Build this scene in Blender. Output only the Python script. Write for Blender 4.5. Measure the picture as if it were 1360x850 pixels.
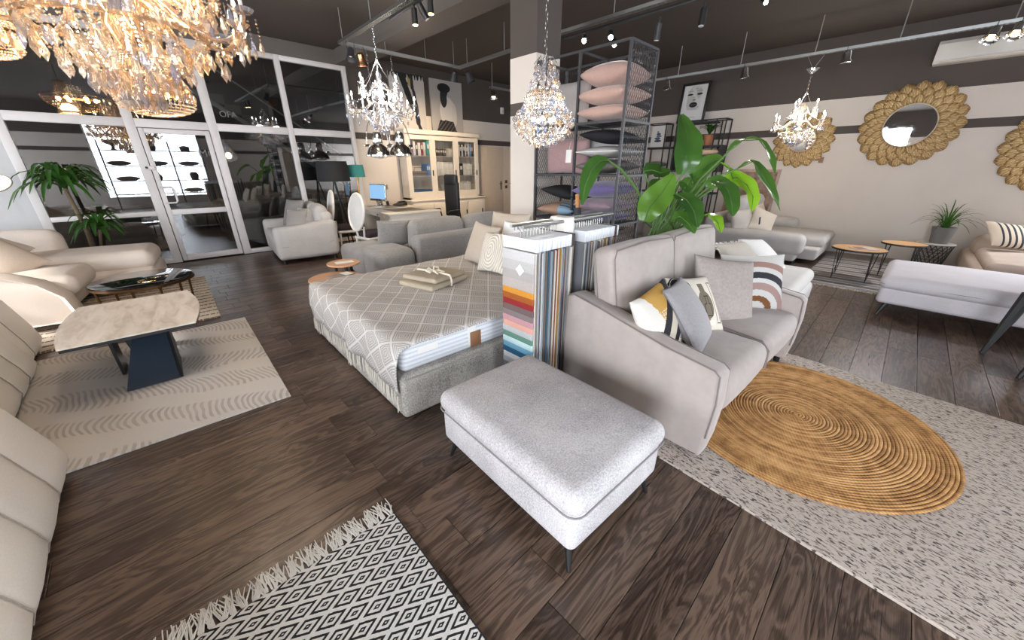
import bpy, bmesh, math, random
from mathutils import Vector, Matrix, Euler
for _o in list(bpy.data.objects): bpy.data.objects.remove(_o)
SC = bpy.context.scene
C = bpy.context.scene.collection
R = math.radians
rnd = random.Random(7)

# ------------------------------------------------------------------ camera
FPX, YAW, PITCH, CAMH = 486.0, R(45.9), R(22.65), 1.55      # focal length in pixels of the 1360 wide frame
cam = bpy.data.cameras.new('camera'); cam.sensor_width = 36; cam.lens = 36*FPX/1360; cam.clip_start = 0.02
camo = bpy.data.objects.new('camera', cam); C.objects.link(camo)
camo.location = (0, 0, CAMH); camo.rotation_euler = (math.pi/2-PITCH, 0, YAW-math.pi/2)
SC.camera = camo
# ------------------------------------------------------------------ world, light, exposure
SC.view_settings.view_transform = 'Standard'; SC.view_settings.look = 'None'
SC.view_settings.gamma = 1; SC.view_settings.exposure = 0.17; SC.view_settings.use_curve_mapping = False
W = bpy.data.worlds.new('sky'); SC.world = W; W.use_nodes = True
_bg = W.node_tree.nodes['Background']; _bg.inputs[0].default_value = (0.80, 0.88, 1.0, 1); _bg.inputs[1].default_value = 1.6
def area(name, loc, rot, sx, sy, power, col=(1, 1, 1), spread=180):
    l = bpy.data.lights.new(name, 'AREA'); l.shape = 'RECTANGLE'; l.size = sx; l.size_y = sy; l.energy = power; l.color = col; l.spread = R(spread)
    o = bpy.data.objects.new(name, l); C.objects.link(o); o.location = loc; o.rotation_euler = rot; return o
def point(name, loc, power, col=(1, 0.75, 0.5), rad=0.05):
    l = bpy.data.lights.new(name, 'POINT'); l.energy = power; l.color = col; l.shadow_soft_size = rad
    o = bpy.data.objects.new(name, l); C.objects.link(o); o.location = loc; return o
def spot(name, loc, to, power, col=(1, 0.8, 0.58), ang=70, blend=0.8, rad=0.03):
    l = bpy.data.lights.new(name, 'SPOT'); l.energy = power; l.color = col; l.spot_size = R(ang); l.spot_blend = blend; l.shadow_soft_size = rad
    o = bpy.data.objects.new(name, l); C.objects.link(o); o.location = loc
    d = Vector(to)-Vector(loc); o.rotation_euler = d.to_track_quat('-Z', 'Y').to_euler(); return o
# daylight through the shop windows of the wall behind and of the wall left of the camera
DAY = (0.87, 0.93, 1.0)
for _y, _w, _p in ((-2.2, 2.6, 430), (1.3, 1.2, 90), (5.0, 2.6, 250)):
    area('window_area_light', (-4.50, _y, 1.75), (0, R(-90), 0), 2.6, _w, _p, DAY)
area('window_area_light', (.80, -4.50, 1.75), (R(90), 0, 0), 3.2, 2.6, 340, DAY)
area('window_area_light', (9.60, -3.1, 1.75), (0, R(90), 0), 1.7, 1.8, 300, DAY)  # area lamp at an added opening in the right wall, brightens the chaise
# low sun through the same windows
_s = bpy.data.lights.new('sun', 'SUN'); _s.energy = 5.0; _s.angle = R(1.5); _s.color = (1, 0.95, 0.88)
_so = bpy.data.objects.new('sun', _s); C.objects.link(_so); _so.location = (-6, 2, 6)
_so.rotation_euler = Vector((0.76, 0.09, -0.506)).to_track_quat('-Z', 'Y').to_euler()

# ------------------------------------------------------------------ helpers
def lin(h):
    if isinstance(h, str):
        h = h.lstrip('#'); h = tuple(int(h[i:i+2], 16)/255 for i in (0, 2, 4))
    return tuple((c/12.92 if c <= 0.04045 else ((c+0.055)/1.055)**2.4) for c in h[:3])+(1,)
class NT:
    """small node-tree writer"""
    def __init__(s, name):
        s.m = bpy.data.materials.new(name); s.m.use_nodes = True; s.t = s.m.node_tree; s.n = s.t.nodes
        s.b = s.n['Principled BSDF']; s.out = s.n['Material Output']
    def new(s, typ, **kw):
        n = s.n.new(typ)
        for k, v in kw.items():
            if k.startswith('i_'):
                key = k[2:]; key = int(key) if key.isdigit() else key.replace('_', ' ')
                s.put(n.inputs[key], v)
            else: setattr(n, k, v)
        return n
    def put(s, inp, v):
        if isinstance(v, bpy.types.NodeSocket): s.t.links.new(v, inp)
        else: inp.default_value = v
    def math(s, op, a, b=None, c=None, clamp=False):
        n = s.n.new('ShaderNodeMath'); n.operation = op; n.use_clamp = clamp
        s.put(n.inputs[0], a)
        if b is not None: s.put(n.inputs[1], b)
        if c is not None: s.put(n.inputs[2], c)
        return n.outputs[0]
    def mix(s, f, a, b, bt='MIX'):
        n = s.n.new('ShaderNodeMix'); n.data_type = 'RGBA'; n.blend_type = bt
        s.put(n.inputs[0], f); s.put(n.inputs[6], a); s.put(n.inputs[7], b); return n.outputs[2]
    def coord(s, which='Object'): return s.n.new('ShaderNodeTexCoord').outputs[which]
    def pos(s): return s.n.new('ShaderNodeNewGeometry').outputs['Position']
    def mapping(s, v, sc=(1, 1, 1), rot=(0, 0, 0), loc=(0, 0, 0)):
        n = s.n.new('ShaderNodeMapping'); s.put(n.inputs[0], v); n.inputs[1].default_value = loc; n.inputs[2].default_value = rot; n.inputs[3].default_value = sc; return n.outputs[0]
    def noise(s, v, scale, detail=3, rough=0.55, dist=0):
        n = s.n.new('ShaderNodeTexNoise'); s.put(n.inputs['Vector'], v); n.inputs['Scale'].default_value = scale; n.inputs['Detail'].default_value = detail; n.inputs['Roughness'].default_value = rough; n.inputs['Distortion'].default_value = dist; return n.outputs[0]
    def ramp(s, f, stops):
        n = s.n.new('ShaderNodeValToRGB'); s.put(n.inputs[0], f); e = n.color_ramp.elements
        while len(e) < len(stops): e.new(0.5)
        for i, (p, c) in enumerate(stops): e[i].position = p; e[i].color = c if len(c) == 4 else tuple(c)+(1,)
        return n.outputs[0]
    def sep(s, v):
        n = s.n.new('ShaderNodeSeparateXYZ'); s.put(n.inputs[0], v); return n.outputs
    def bump(s, h, strength=0.3, dist=0.01):
        n = s.n.new('ShaderNodeBump'); n.inputs['Strength'].default_value = strength; n.inputs['Distance'].default_value = dist; s.put(n.inputs['Height'], h); s.put(s.b.inputs['Normal'], n.outputs[0])
    def col(s, c): s.put(s.b.inputs['Base Color'], c)
    def rough(s, r): s.put(s.b.inputs['Roughness'], r)
    def spec(s, v): s.b.inputs['Specular IOR Level'].default_value = v
MATS = {}
def plain(name, c, rough=0.5, metal=0, spec=0.5, coat=0):
    if name in MATS: return MATS[name]
    t = NT(name); n = t.noise(t.coord(), 9, 2)
    c = lin(c); d = tuple(v*0.9 for v in c[:3])+(1,)
    t.col(t.mix(n, d, c)); t.rough(rough); t.b.inputs['Metallic'].default_value = metal; t.spec(spec); t.b.inputs['Coat Weight'].default_value = coat
    MATS[name] = t.m; return t.m
def fabric(name, c, scale=140, vary=0.16, bump=0.25, rough=0.9, dark=None, sheen=0.0, mottle=4.0):
    if name in MATS: return MATS[name]
    t = NT(name); co = t.coord(); c = lin(c); d = lin(dark) if dark else tuple(v*(1-2*vary) for v in c[:3])+(1,)
    n1 = t.noise(co, scale, 2, 0.7); n2 = t.noise(co, mottle, 3)
    f = t.math('ADD', t.math('MULTIPLY', n1, 0.65), t.math('MULTIPLY', n2, 0.35))
    t.col(t.ramp(f, [(0.36, d), (0.60, c)])); t.rough(rough); t.spec(0.25)
    if sheen: t.b.inputs['Sheen Weight'].default_value = sheen
    t.bump(n1, bump, 0.004); MATS[name] = t.m; return t.m
def metal(name, c, rough=0.2):
    if name in MATS: return MATS[name]
    t = NT(name); t.col(lin(c)); t.b.inputs['Metallic'].default_value = 1
    t.rough(t.math('ADD', t.math('MULTIPLY', t.noise(t.coord(), 20), 0.1), rough-0.05)); MATS[name] = t.m; return t.m
def emit(name, c, s):
    if name in MATS: return MATS[name]
    t = NT(name); t.col((0, 0, 0, 1)); t.b.inputs['Emission Color'].default_value = lin(c); t.b.inputs['Emission Strength'].default_value = s; MATS[name] = t.m; return t.m
def glassy(name, tint=(1, 1, 1, 1), refl=0.12, rough=0.01, gcol=(1, 1, 1, 1)):
    """thin sheet: mostly transparent with a mirror reflection that grows at grazing angles"""
    if name in MATS: return MATS[name]
    t = NT(name); t.n.remove(t.b); tr = t.new('ShaderNodeBsdfTransparent'); tr.inputs[0].default_value = tint
    gl = t.new('ShaderNodeBsdfGlossy'); gl.inputs['Roughness'].default_value = rough; gl.inputs['Color'].default_value = gcol
    lw = t.new('ShaderNodeLayerWeight'); lw.inputs[0].default_value = 0.35
    f = t.math('ADD', t.math('MULTIPLY', lw.outputs['Facing'], 0.45), refl, clamp=True)
    mx = t.new('ShaderNodeMixShader'); t.put(mx.inputs[0], f); t.t.links.new(tr.outputs[0], mx.inputs[1]); t.t.links.new(gl.outputs[0], mx.inputs[2])
    t.t.links.new(mx.outputs[0], t.out.inputs[0]); MATS[name] = t.m; return t.m

class MB:
    """collects shapes into one mesh"""
    def __init__(s): s.v = []; s.f = []; s.mi = []; s.uv = []
    def add(s, vs, fs, M=None, mi=0, uvs=None):
        k = len(s.v)
        s.v += [tuple(M @ Vector(p)) for p in vs] if M is not None else [tuple(p) for p in vs]
        s.f += [tuple(i+k for i in f) for f in fs]; s.mi += [mi]*len(fs)
        s.uv += list(uvs) if uvs else [(0, 0)]*len(vs)
        return s
    def box(s, c, d, M=None, mi=0, ch=0):
        x, y, z = (v/2 for v in d); cx, cy, cz = c
        if ch <= 0:
            vs = [(cx+a*x, cy+b*y, cz+e*z) for a in (-1, 1) for b in (-1, 1) for e in (-1, 1)]
            fs = [(0, 1, 3, 2), (4, 6, 7, 5), (0, 4, 5, 1), (2, 3, 7, 6), (0, 2, 6, 4), (1, 5, 7, 3)]
            return s.add(vs, fs, M, mi)
        return s.rbox(c, d, ch, M, mi, seg=1, m=1)
    def rbox(s, c, d, r, M=None, mi=0, seg=3, m=3, bulge=(0, 0, 0), fn=None):
        h = [v/2 for v in d]; r = min(r, min(h)*0.999)
        def axis(hh):
            a = hh-r; tn = [r*math.tan(R(45)*k/seg) for k in range(seg+1)]
            L = [-a-t for t in reversed(tn)]
            if a > 1e-6: L += [(-a+2*a*k/m) for k in range(1, m)]+[a+t for t in tn]
            else: L += tn[1:]
            return L
        A = [axis(v) for v in h]; idx = {}; vs = []; fs = []
        def vert(p):
            k = tuple(round(q, 6) for q in p)
            if k in idx: return idx[k]
            inn = [max(-(h[i]-r), min(h[i]-r, p[i])) for i in range(3)]
            dv = Vector([p[i]-inn[i] for i in range(3)])
            if dv.length > 1e-9: dv = dv.normalized()*r
            q = [inn[i]+dv[i] for i in range(3)]
            n = [q[i]/h[i] for i in range(3)]
            o = list(q)
            for i in range(3):
                j, l = (i+1) % 3, (i+2) % 3
                o[i] += bulge[i]*n[i]*max(0, 1-n[j]**2)*max(0, 1-n[l]**2)
            if fn: o = fn(*o)
            idx[k] = len(vs); vs.append((o[0]+c[0], o[1]+c[1], o[2]+c[2])); return idx[k]
        for ax in range(3):
            j, l = (ax+1) % 3, (ax+2) % 3
            for sg in (-1, 1):
                for a in range(len(A[j])-1):
                    for b in range(len(A[l])-1):
                        q = []
                        for (u, w) in ((a, b), (a+1, b), (a+1, b+1), (a, b+1)):
                            p = [0, 0, 0]; p[ax] = sg*h[ax]; p[j] = A[j][u]; p[l] = A[l][w]; q.append(vert(p))
                        if sg < 0: q.reverse()
                        fs.append(tuple(q))
        return s.add(vs, fs, M, mi)
    def lathe(s, prof, n=24, M=None, mi=0, c=(0, 0, 0), sx=1, sy=1):
        vs = []; fs = []; k = len(prof)
        for i in range(n):
            a = 2*math.pi*i/n
            for r, z in prof: vs.append((c[0]+r*math.cos(a)*sx, c[1]+r*math.sin(a)*sy, c[2]+z))
        for i in range(n):
            for j in range(k-1):
                a, b = i*k+j, ((i+1) % n)*k+j; fs.append((a, b, b+1, a+1))
        if prof[0][0] > 1e-5: fs.append(tuple(i*k for i in reversed(range(n))))
        if prof[-1][0] > 1e-5: fs.append(tuple(i*k+k-1 for i in range(n)))
        return s.add(vs, fs, M, mi)
    def ring(s, prof, n=24, M=None, mi=0, c=(0, 0, 0)):
        """closed profile swept round z"""
        vs = []; fs = []; k = len(prof)
        for i in range(n):
            a = 2*math.pi*i/n
            for r, z in prof: vs.append((c[0]+r*math.cos(a), c[1]+r*math.sin(a), c[2]+z))
        for i in range(n):
            for j in range(k):
                a, b = i*k, ((i+1) % n)*k; fs.append((a+j, b+j, b+(j+1) % k, a+(j+1) % k))
        return s.add(vs, fs, M, mi)
    def cyl(s, p0, p1, r0, r1=None, n=12, mi=0, M=None):
        return s.tube([p0, p1], [r0, r0 if r1 is None else r1], n, mi, M)
    def tube(s, pts, r, n=8, mi=0, M=None, closed=False, caps=True):
        P = [Vector(p) for p in pts]; k = len(P); rr = r if isinstance(r, (list, tuple)) else [r]*k
        vs = []; fs = []; up = None
        for i in range(k):
            if closed: t = P[(i+1) % k]-P[i-1]
            else: t = P[min(i+1, k-1)]-P[max(i-1, 0)]
            t.normalize()
            if up is None: up = Vector((0, 0, 1)) if abs(t.z) < 0.9 else Vector((1, 0, 0))
            x = up.cross(t)
            if x.length < 1e-5: x = Vector((1, 0, 0)).cross(t)
            x.normalize(); y = t.cross(x); up = y
            for j in range(n):
                a = 2*math.pi*j/n; vs.append(P[i]+(x*math.cos(a)+y*math.sin(a))*rr[i])
        for i in range(k if closed else k-1):
            for j in range(n):
                a, b = i*n, ((i+1) % k)*n; fs.append((a+j, a+(j+1) % n, b+(j+1) % n, b+j))
        if caps and not closed: fs.append(tuple(reversed(range(n)))); fs.append(tuple((k-1)*n+j for j in range(n)))
        return s.add(vs, fs, M, mi)
    def sph(s, c, r, n=10, mi=0, sc=(1, 1, 1), M=None):
        prof = [(max(1e-6, math.sin(math.pi*i/(n//2+2))), -math.cos(math.pi*i/(n//2+2))) for i in range(n//2+3)]
        MM = Matrix.Translation(c) @ Matrix.Diagonal((r*sc[0], r*sc[1], r*sc[2], 1))
        return s.lathe(prof, n, (M @ MM) if M is not None else MM, mi)
    def prism(s, pts, z0, z1, M=None, mi=0):
        n = len(pts); vs = [(x, y, z0) for x, y in pts]+[(x, y, z1) for x, y in pts]
        fs = [tuple(reversed(range(n))), tuple(range(n, 2*n))]+[(i, (i+1) % n, n+(i+1) % n, n+i) for i in range(n)]
        return s.add(vs, fs, M, mi)
    def build(s, name, mat, parent=None, loc=None, rot=None, sharp=32, smooth=True, stuff=False, label=None):
        me = bpy.data.meshes.new(name); me.from_pydata(s.v, [], s.f)
        for m in (mat if isinstance(mat, (list, tuple)) else [mat]): me.materials.append(m)
        me.polygons.foreach_set('material_index', s.mi)
        if smooth:
            me.polygons.foreach_set('use_smooth', [True]*len(s.f))
        if any(u != (0, 0) for u in s.uv):
            l = me.uv_layers.new(name='uv'); vi = [0]*len(me.loops); me.loops.foreach_get('vertex_index', vi)
            l.data.foreach_set('uv', [q for i in vi for q in s.uv[i]])
        me.update()
        if smooth and sharp: me.set_sharp_from_angle(angle=R(sharp))
        return put(name, me, parent, loc, rot, stuff, label)
def put(name, me, parent=None, loc=None, rot=None, stuff=False, label=None, scale=None):
    o = bpy.data.objects.new(name, me); C.objects.link(o)
    if parent: o.parent = parent
    if loc is not None: o.location = loc
    if rot is not None: o.rotation_euler = rot
    if scale is not None: o.scale = scale
    if stuff: o['kind'] = 'stuff'
    if label: o['label'] = label
    return o
def tag(o, label, cat, group=None):
    o['label'] = label; o['category'] = cat
    if group: o['group'] = group
    return o
def thing(name, label, cat, loc=(0, 0, 0), rz=0, group=None, rot=None):
    o = bpy.data.objects.new(name, None); C.objects.link(o); o.empty_display_size = 0.1
    o.location = loc; o.rotation_euler = rot if rot is not None else (0, 0, rz); return tag(o, label, cat, group)
ORD = 'first second third fourth fifth sixth seventh eighth ninth tenth eleventh twelfth thirteenth fourteenth fifteenth'.split()
def struct(o): o['kind'] = 'structure'; return o
def copy_tree(o, label, group=None, loc=None, rz=None):
    def rec(a, par):
        b = a.copy(); C.objects.link(b); b.parent = par
        for ch in list(a.children): rec(ch, b)
        return b
    r = rec(o, None); r['label'] = label
    if group: r['group'] = group
    if loc is not None: r.location = loc
    if rz is not None: r.rotation_euler = (0, 0, rz)
    return r
# directions of the camera's frame, to set things out at real distances
_F = Vector((math.cos(PITCH)*math.cos(YAW), math.cos(PITCH)*math.sin(YAW), -math.sin(PITCH)))
_X = Vector((math.sin(YAW), -math.cos(YAW), 0)); _U = _X.cross(_F)
def at(u, v, D): return Vector((0, 0, CAMH))+(_F+_X*((u-680)/FPX)+_U*((425-v)/FPX))*D
def Mloc(x, y, z, rx=0, ry=0, rz=0): return Matrix.Translation((x, y, z)) @ Euler((rx, ry, rz)).to_matrix().to_4x4()
def pillow_mb(w, h, t, n=12, pinch=0.07, mb=None, M=None, flat=0.45, mi=0):
    """cushion lying in xy, thickness in z, corners drawn out"""
    mb = mb or MB(); vs = []; uv = []; fs = []
    for sg in (1, -1):
        for j in range(n+1):
            for i in range(n+1):
                u = math.sin(math.pi/2*(2*i/n-1)); v = math.sin(math.pi/2*(2*j/n-1))
                x = w/2*u*(1-pinch*(1-v*v)*abs(u)); y = h/2*v*(1-pinch*(1-u*u)*abs(v))
                z = sg*(t/2*(max(0, (1-u*u)*(1-v*v)))**flat)
                vs.append((x, y, z)); uv.append(((u+1)/2, (v+1)/2))
    k = (n+1)*(n+1); mp = {}
    for j in range(n+1):
        for i in range(n+1):
            a = j*(n+1)+i; mp[a] = a; mp[a+k] = a if i in (0, n) or j in (0, n) else a+k
    for j in range(n):
        for i in range(n):
            a = j*(n+1)+i; q = (a, a+1, a+n+2, a+n+1); fs.append(q); fs.append(tuple(mp[p+k] for p in reversed(q)))
    used = sorted({i for f in fs for i in f}); re = {o: i for i, o in enumerate(used)}
    return mb.add([vs[i] for i in used], [tuple(re[i] for i in f) for f in fs], M, mi, [uv[i] for i in used])
def pillow_edge(w, h, pinch=0.07, n=10):
    P = []
    for (ax, s, d) in (('y', -1, 1), ('x', 1, 1), ('y', 1, -1), ('x', -1, -1)):
        for i in range(n):
            q = d*(-1+2*i/n)
            if ax == 'y': u, v = q, s
            else: u, v = s, q
            P.append((w/2*u*(1-pinch*(1-v*v)*abs(u)), h/2*v*(1-pinch*(1-u*u)*abs(v)), 0))
    return P
def cushion(name, label, mat, w, h, t, loc, rot, group=None, pinch=0.07, piping=None, cat='cushion', flat=0.45, n=12):
    o = pillow_mb(w, h, t, n, pinch, flat=flat).build(name, mat, loc=loc, rot=rot, sharp=60); tag(o, label, cat, group)
    if piping: MB().tube(pillow_edge(w, h, pinch), 0.004, 6, closed=True).build('piping', piping, o)
    return o
def stand(tilt, rz, roll=0):
    """rotation of a cushion stood on its edge: its face leaning back by tilt, looking along rz"""
    return (Matrix.Rotation(rz, 3, 'Z') @ Matrix.Rotation(R(90)-tilt, 3, 'X') @ Matrix.Rotation(roll, 3, 'Z')).to_euler()
# ------------------------------------------------------------------ materials
def mk_wood_floor():
    t = NT('dark_oak_plank'); p = t.pos(); oi = t.n.new('ShaderNodeObjectInfo').outputs['Random']; isl = t.n.new('ShaderNodeNewGeometry').outputs['Random Per Island']
    rr = t.math('FRACT', t.math('ADD', t.math('MULTIPLY', oi, 7.3), t.math('MULTIPLY', isl, 3.7)))
    off = t.new('ShaderNodeCombineXYZ'); t.put(off.inputs[0], t.math('MULTIPLY', rr, 37)); t.put(off.inputs[1], t.math('MULTIPLY', rr, 17)); t.put(off.inputs[2], t.math('MULTIPLY', rr, 9))
    v = t.new('ShaderNodeVectorMath', operation='ADD'); t.put(v.inputs[0], p); t.put(v.inputs[1], off.outputs[0])
    v = v.outputs[0]
    n1 = t.noise(t.mapping(v, (0.75, 4.6, 1)), 2.0, 4, 0.55, 1.0)
    rings = t.math('SINE', t.math('MULTIPLY', n1, 46))
    fine = t.noise(t.mapping(v, (2.5, 120, 1)), 2.0, 2, 0.6)
    big = t.noise(t.mapping(v, (0.5, 1.5, 1)), 1.5, 2)
    f = t.math('ADD', t.math('ADD', t.math('MULTIPLY', rings, 0.13), t.math('MULTIPLY', fine, 0.42)), t.math('MULTIPLY', big, 0.25))
    f = t.math('ADD', f, t.math('MULTIPLY', t.math('SUBTRACT', rr, 0.5), 0.18))
    t.col(t.ramp(f, [(0.12, lin('#33261f')), (0.34, lin('#54443a')), (0.55, lin('#745f51'))]))
    t.rough(t.math('ADD', t.math('MULTIPLY', fine, 0.14), 0.23)); t.spec(0.5)
    t.bump(t.math('ADD', fine, t.math('MULTIPLY', rings, 0.25)), 0.18, 0.002); return t.m
M_floor = mk_wood_floor()
M_gap = plain('joint_black', '#1a1411', 0.8)
def wall_mat():
    """painted wall: pale below, dark band above 2.70 m, dark stripe at 2.12-2.25 m"""
    t = NT('painted_wall'); z = t.sep(t.pos())[2]; n = t.noise(t.pos(), 3, 3)
    band = t.math('GREATER_THAN', z, 2.70); st = t.math('MULTIPLY', t.math('GREATER_THAN', z, 2.12), t.math('LESS_THAN', z, 2.25))
    d = t.math('MAXIMUM', band, st)
    pale = t.mix(n, lin('#c9bfb6'), lin('#d0c7bf')); dk = t.mix(n, lin('#4d4642'), lin('#534b47'))
    t.col(t.mix(d, pale, dk)); t.rough(0.75); t.spec(0.25); t.bump(t.noise(t.pos(), 160, 2), 0.06, 0.002); return t.m
M_wall = wall_mat()
M_white_wall = plain('white_plaster', '#c9c8c8', 0.8)
M_ceil = plain('dark_ceiling_paint', '#564e4a', 0.8, spec=0.2)
M_beam = plain('grey_beam_paint', '#69625d', 0.8, spec=0.2)
M_frame = plain('white_window_frame', '#d9d3d1', 0.4)
M_glass = glassy('dark_glass', (0.82, 0.84, 0.86, 1), 0.10)
M_black = plain('black_metal', '#1b1b1c', 0.45)
M_dark = plain('dark_grey_metal', '#35353a', 0.5)
M_chrome = metal('chrome', '#dcdcdc', 0.12)
M_galv = metal('galvanised_steel', '#b3b4b3', 0.38)
M_brass = metal('brass', '#b58d4d', 0.25)
M_bronze = metal('bronze', '#6e5236', 0.35)
M_white = plain('white_lacquer', '#e2ddd6', 0.45)
M_cream = plain('cream_lacquer', '#d8cec1', 0.5)
M_paper = plain('white_paper', '#e8e6e3', 0.7)
M_warm = emit('warm_bulb', '#ffd9a0', 14)
M_cool = emit('white_bulb', '#fff4e4', 22)
M_greyfab = fabric('ottoman_grey_weave', '#d0cccd', 150, 0.12, 0.6, dark='#9d999b')
M_taupe = fabric('taupe_velour', '#a79c96', 9, 0.06, 0.02, 0.7, sheen=0.22, mottle=2.5)
M_taupe_seam = plain('taupe_seam', '#7d746f', 0.8)
M_bedfab = fabric('bed_box_weave', '#c6c1b9', 120, 0.2, 0.6, dark='#7d7973')
M_cream_leather = fabric('cream_leather', '#e6ded4', 120, 0.04, 0.08, 0.48, mottle=2.0)
M_cream_boucle = fabric('cream_cloth', '#dfd2c6', 150, 0.06, 0.15, 0.85)
M_lilacgrey = fabric('pale_grey_cloth', '#c9c3c6', 130, 0.07, 0.2, 0.85)
M_lightgrey = fabric('light_grey_cloth', '#bdb8b4', 160, 0.1, 0.25)
M_midgrey = fabric('charcoal_chenille', '#95918e', 90, 0.18, 0.35, sheen=0.2)
M_cushgrey = fabric('grey_velvet', '#8e8a8c', 70, 0.08, 0.1, 0.7, sheen=0.3)
M_warmlit = fabric('warm_lit_cloth', '#b8a596', 150, 0.08, 0.2)  # the chaise's cloth with warm lamp light put into its colour
M_seam = plain('grey_seam', '#8d8888', 0.9)
def petal_mat():
    t = NT('gilded_wood'); co = t.coord(); n = t.noise(t.mapping(co, (60, 5, 60)), 2, 3, 0.6, 0.3); m = t.noise(co, 12, 2)
    f = t.math('ADD', t.math('MULTIPLY', n, 0.7), t.math('MULTIPLY', m, 0.3))
    t.col(t.ramp(f, [(0.36, lin('#6a4d2c')), (0.5, lin('#bd9862')), (0.64, lin('#f2dcb0'))])); t.b.inputs['Metallic'].default_value = 0.55; t.rough(0.42); t.bump(n, 0.9, 0.02); return t.m
M_petal = petal_mat()
M_mirror = metal('mirror_silver', '#eeeeee', 0.02)
def crystal(name, tint, refl):
    t = NT(name); t.n.remove(t.b); tr = t.new('ShaderNodeBsdfTransparent'); tr.inputs[0].default_value = lin(tint)
    gl = t.new('ShaderNodeBsdfGlossy'); gl.inputs['Roughness'].default_value = 0.06; gl.inputs['Color'].default_value = lin(tint)
    df = t.new('ShaderNodeBsdfTranslucent'); df.inputs[0].default_value = lin(tint)
    d2 = t.new('ShaderNodeBsdfDiffuse'); d2.inputs[0].default_value = lin(tint)
    oi = t.n.new('ShaderNodeObjectInfo').outputs['Random']; ir = t.n.new('ShaderNodeNewGeometry').outputs['Random Per Island']
    q = t.math('FRACT', t.math('ADD', t.math('MULTIPLY', oi, 5.1), ir)); tc = t.ramp(q, [(0.0, lin('#ffe0b8')), (0.3, lin(tint)), (0.75, lin(tint)), (1.0, lin('#bcd4ff'))])
    for sh in (gl, df, d2): t.put(sh.inputs[0], tc)
    m0 = t.new('ShaderNodeMixShader'); m0.inputs[0].default_value = 0.5; t.t.links.new(df.outputs[0], m0.inputs[1]); t.t.links.new(d2.outputs[0], m0.inputs[2])
    m1 = t.new('ShaderNodeMixShader'); m1.inputs[0].default_value = 0.22; t.t.links.new(gl.outputs[0], m1.inputs[1]); t.t.links.new(m0.outputs[0], m1.inputs[2])
    m2 = t.new('ShaderNodeMixShader'); m2.inputs[0].default_value = refl; t.t.links.new(tr.outputs[0], m2.inputs[1]); t.t.links.new(m1.outputs[0], m2.inputs[2])
    t.t.links.new(m2.outputs[0], t.out.inputs[0]); return t.m
M_crys = crystal('clear_crystal', '#f4f2f2', 0.55)
M_crysw = crystal('amber_lit_crystal', '#faf0e4', 0.50)
M_leaf = NT('strelitzia_leaf')
def _leaf(t, a, b, tr):
    n = t.noise(t.mapping(t.coord('UV'), (1, 26, 1)), 3, 2); oi = t.n.new('ShaderNodeObjectInfo').outputs['Random']; t.col(t.mix(t.math('ADD', t.math('MULTIPLY', n, .55), t.math('MULTIPLY', oi, .55), clamp=True), lin(a), lin(b))); t.rough(0.24); t.spec(0.6)
    tl = t.new('ShaderNodeBsdfTranslucent'); tl.inputs[0].default_value = lin(tr); mx = t.new('ShaderNodeMixShader'); mx.inputs[0].default_value = 0.3
    t.t.links.new(t.b.outputs[0], mx.inputs[1]); t.t.links.new(tl.outputs[0], mx.inputs[2]); t.t.links.new(mx.outputs[0], t.out.inputs[0]); return t.m
M_leaf = _leaf(M_leaf, '#1f3d20', '#3f6a30', '#7fb035')
M_leaf2 = _leaf(NT('backlit_leaf'), '#6f9a2a', '#8fbf36', '#b4f030')  # yellow-green glow of light through the blade put into the colour
M_leaf3 = _leaf(NT('mid_leaf'), '#4f7a2e', '#6f9a3a', '#98c838')
M_leafd = _leaf(NT('dracaena_leaf'), '#22401f', '#3f6a2c', '#5f9a30')
M_stem = plain('green_stem', '#4f6f33', 0.5)
M_terra = plain('terracotta', '#a86f50', 0.8)
M_potg = plain('grey_concrete', '#77736f', 0.85)
M_soil = plain('dark_soil', '#2a221c', 0.95)
def oak_mat(name, a, b, rough=0.5):
    t = NT(name); n = t.noise(t.mapping(t.coord(), (2, 18, 2)), 3, 3, 0.6, 0.6); t.col(t.mix(n, lin(a), lin(b))); t.rough(rough); return t.m
M_oak = oak_mat('oak_veneer', '#b98b66', '#cfa580')
# ------------------------------------------------------------------ the room
XR, YB, ZC = 9.66, 8.70, 3.68
XL, YF = -4.6, -4.6
def wall_piece(name, x0, x1, y0, y1, z0, z1, mat=None):
    return struct(MB().box(((x0+x1)/2, (y0+y1)/2, (z0+z1)/2), (x1-x0, y1-y0, z1-z0)).build(name, mat or M_wall, smooth=False))
fl = struct(MB().box(((XL+XR)/2, 4.7, -0.06), (XR-XL+0.6, 19.2, 0.088)).build('floor', M_gap, smooth=False))
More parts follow.
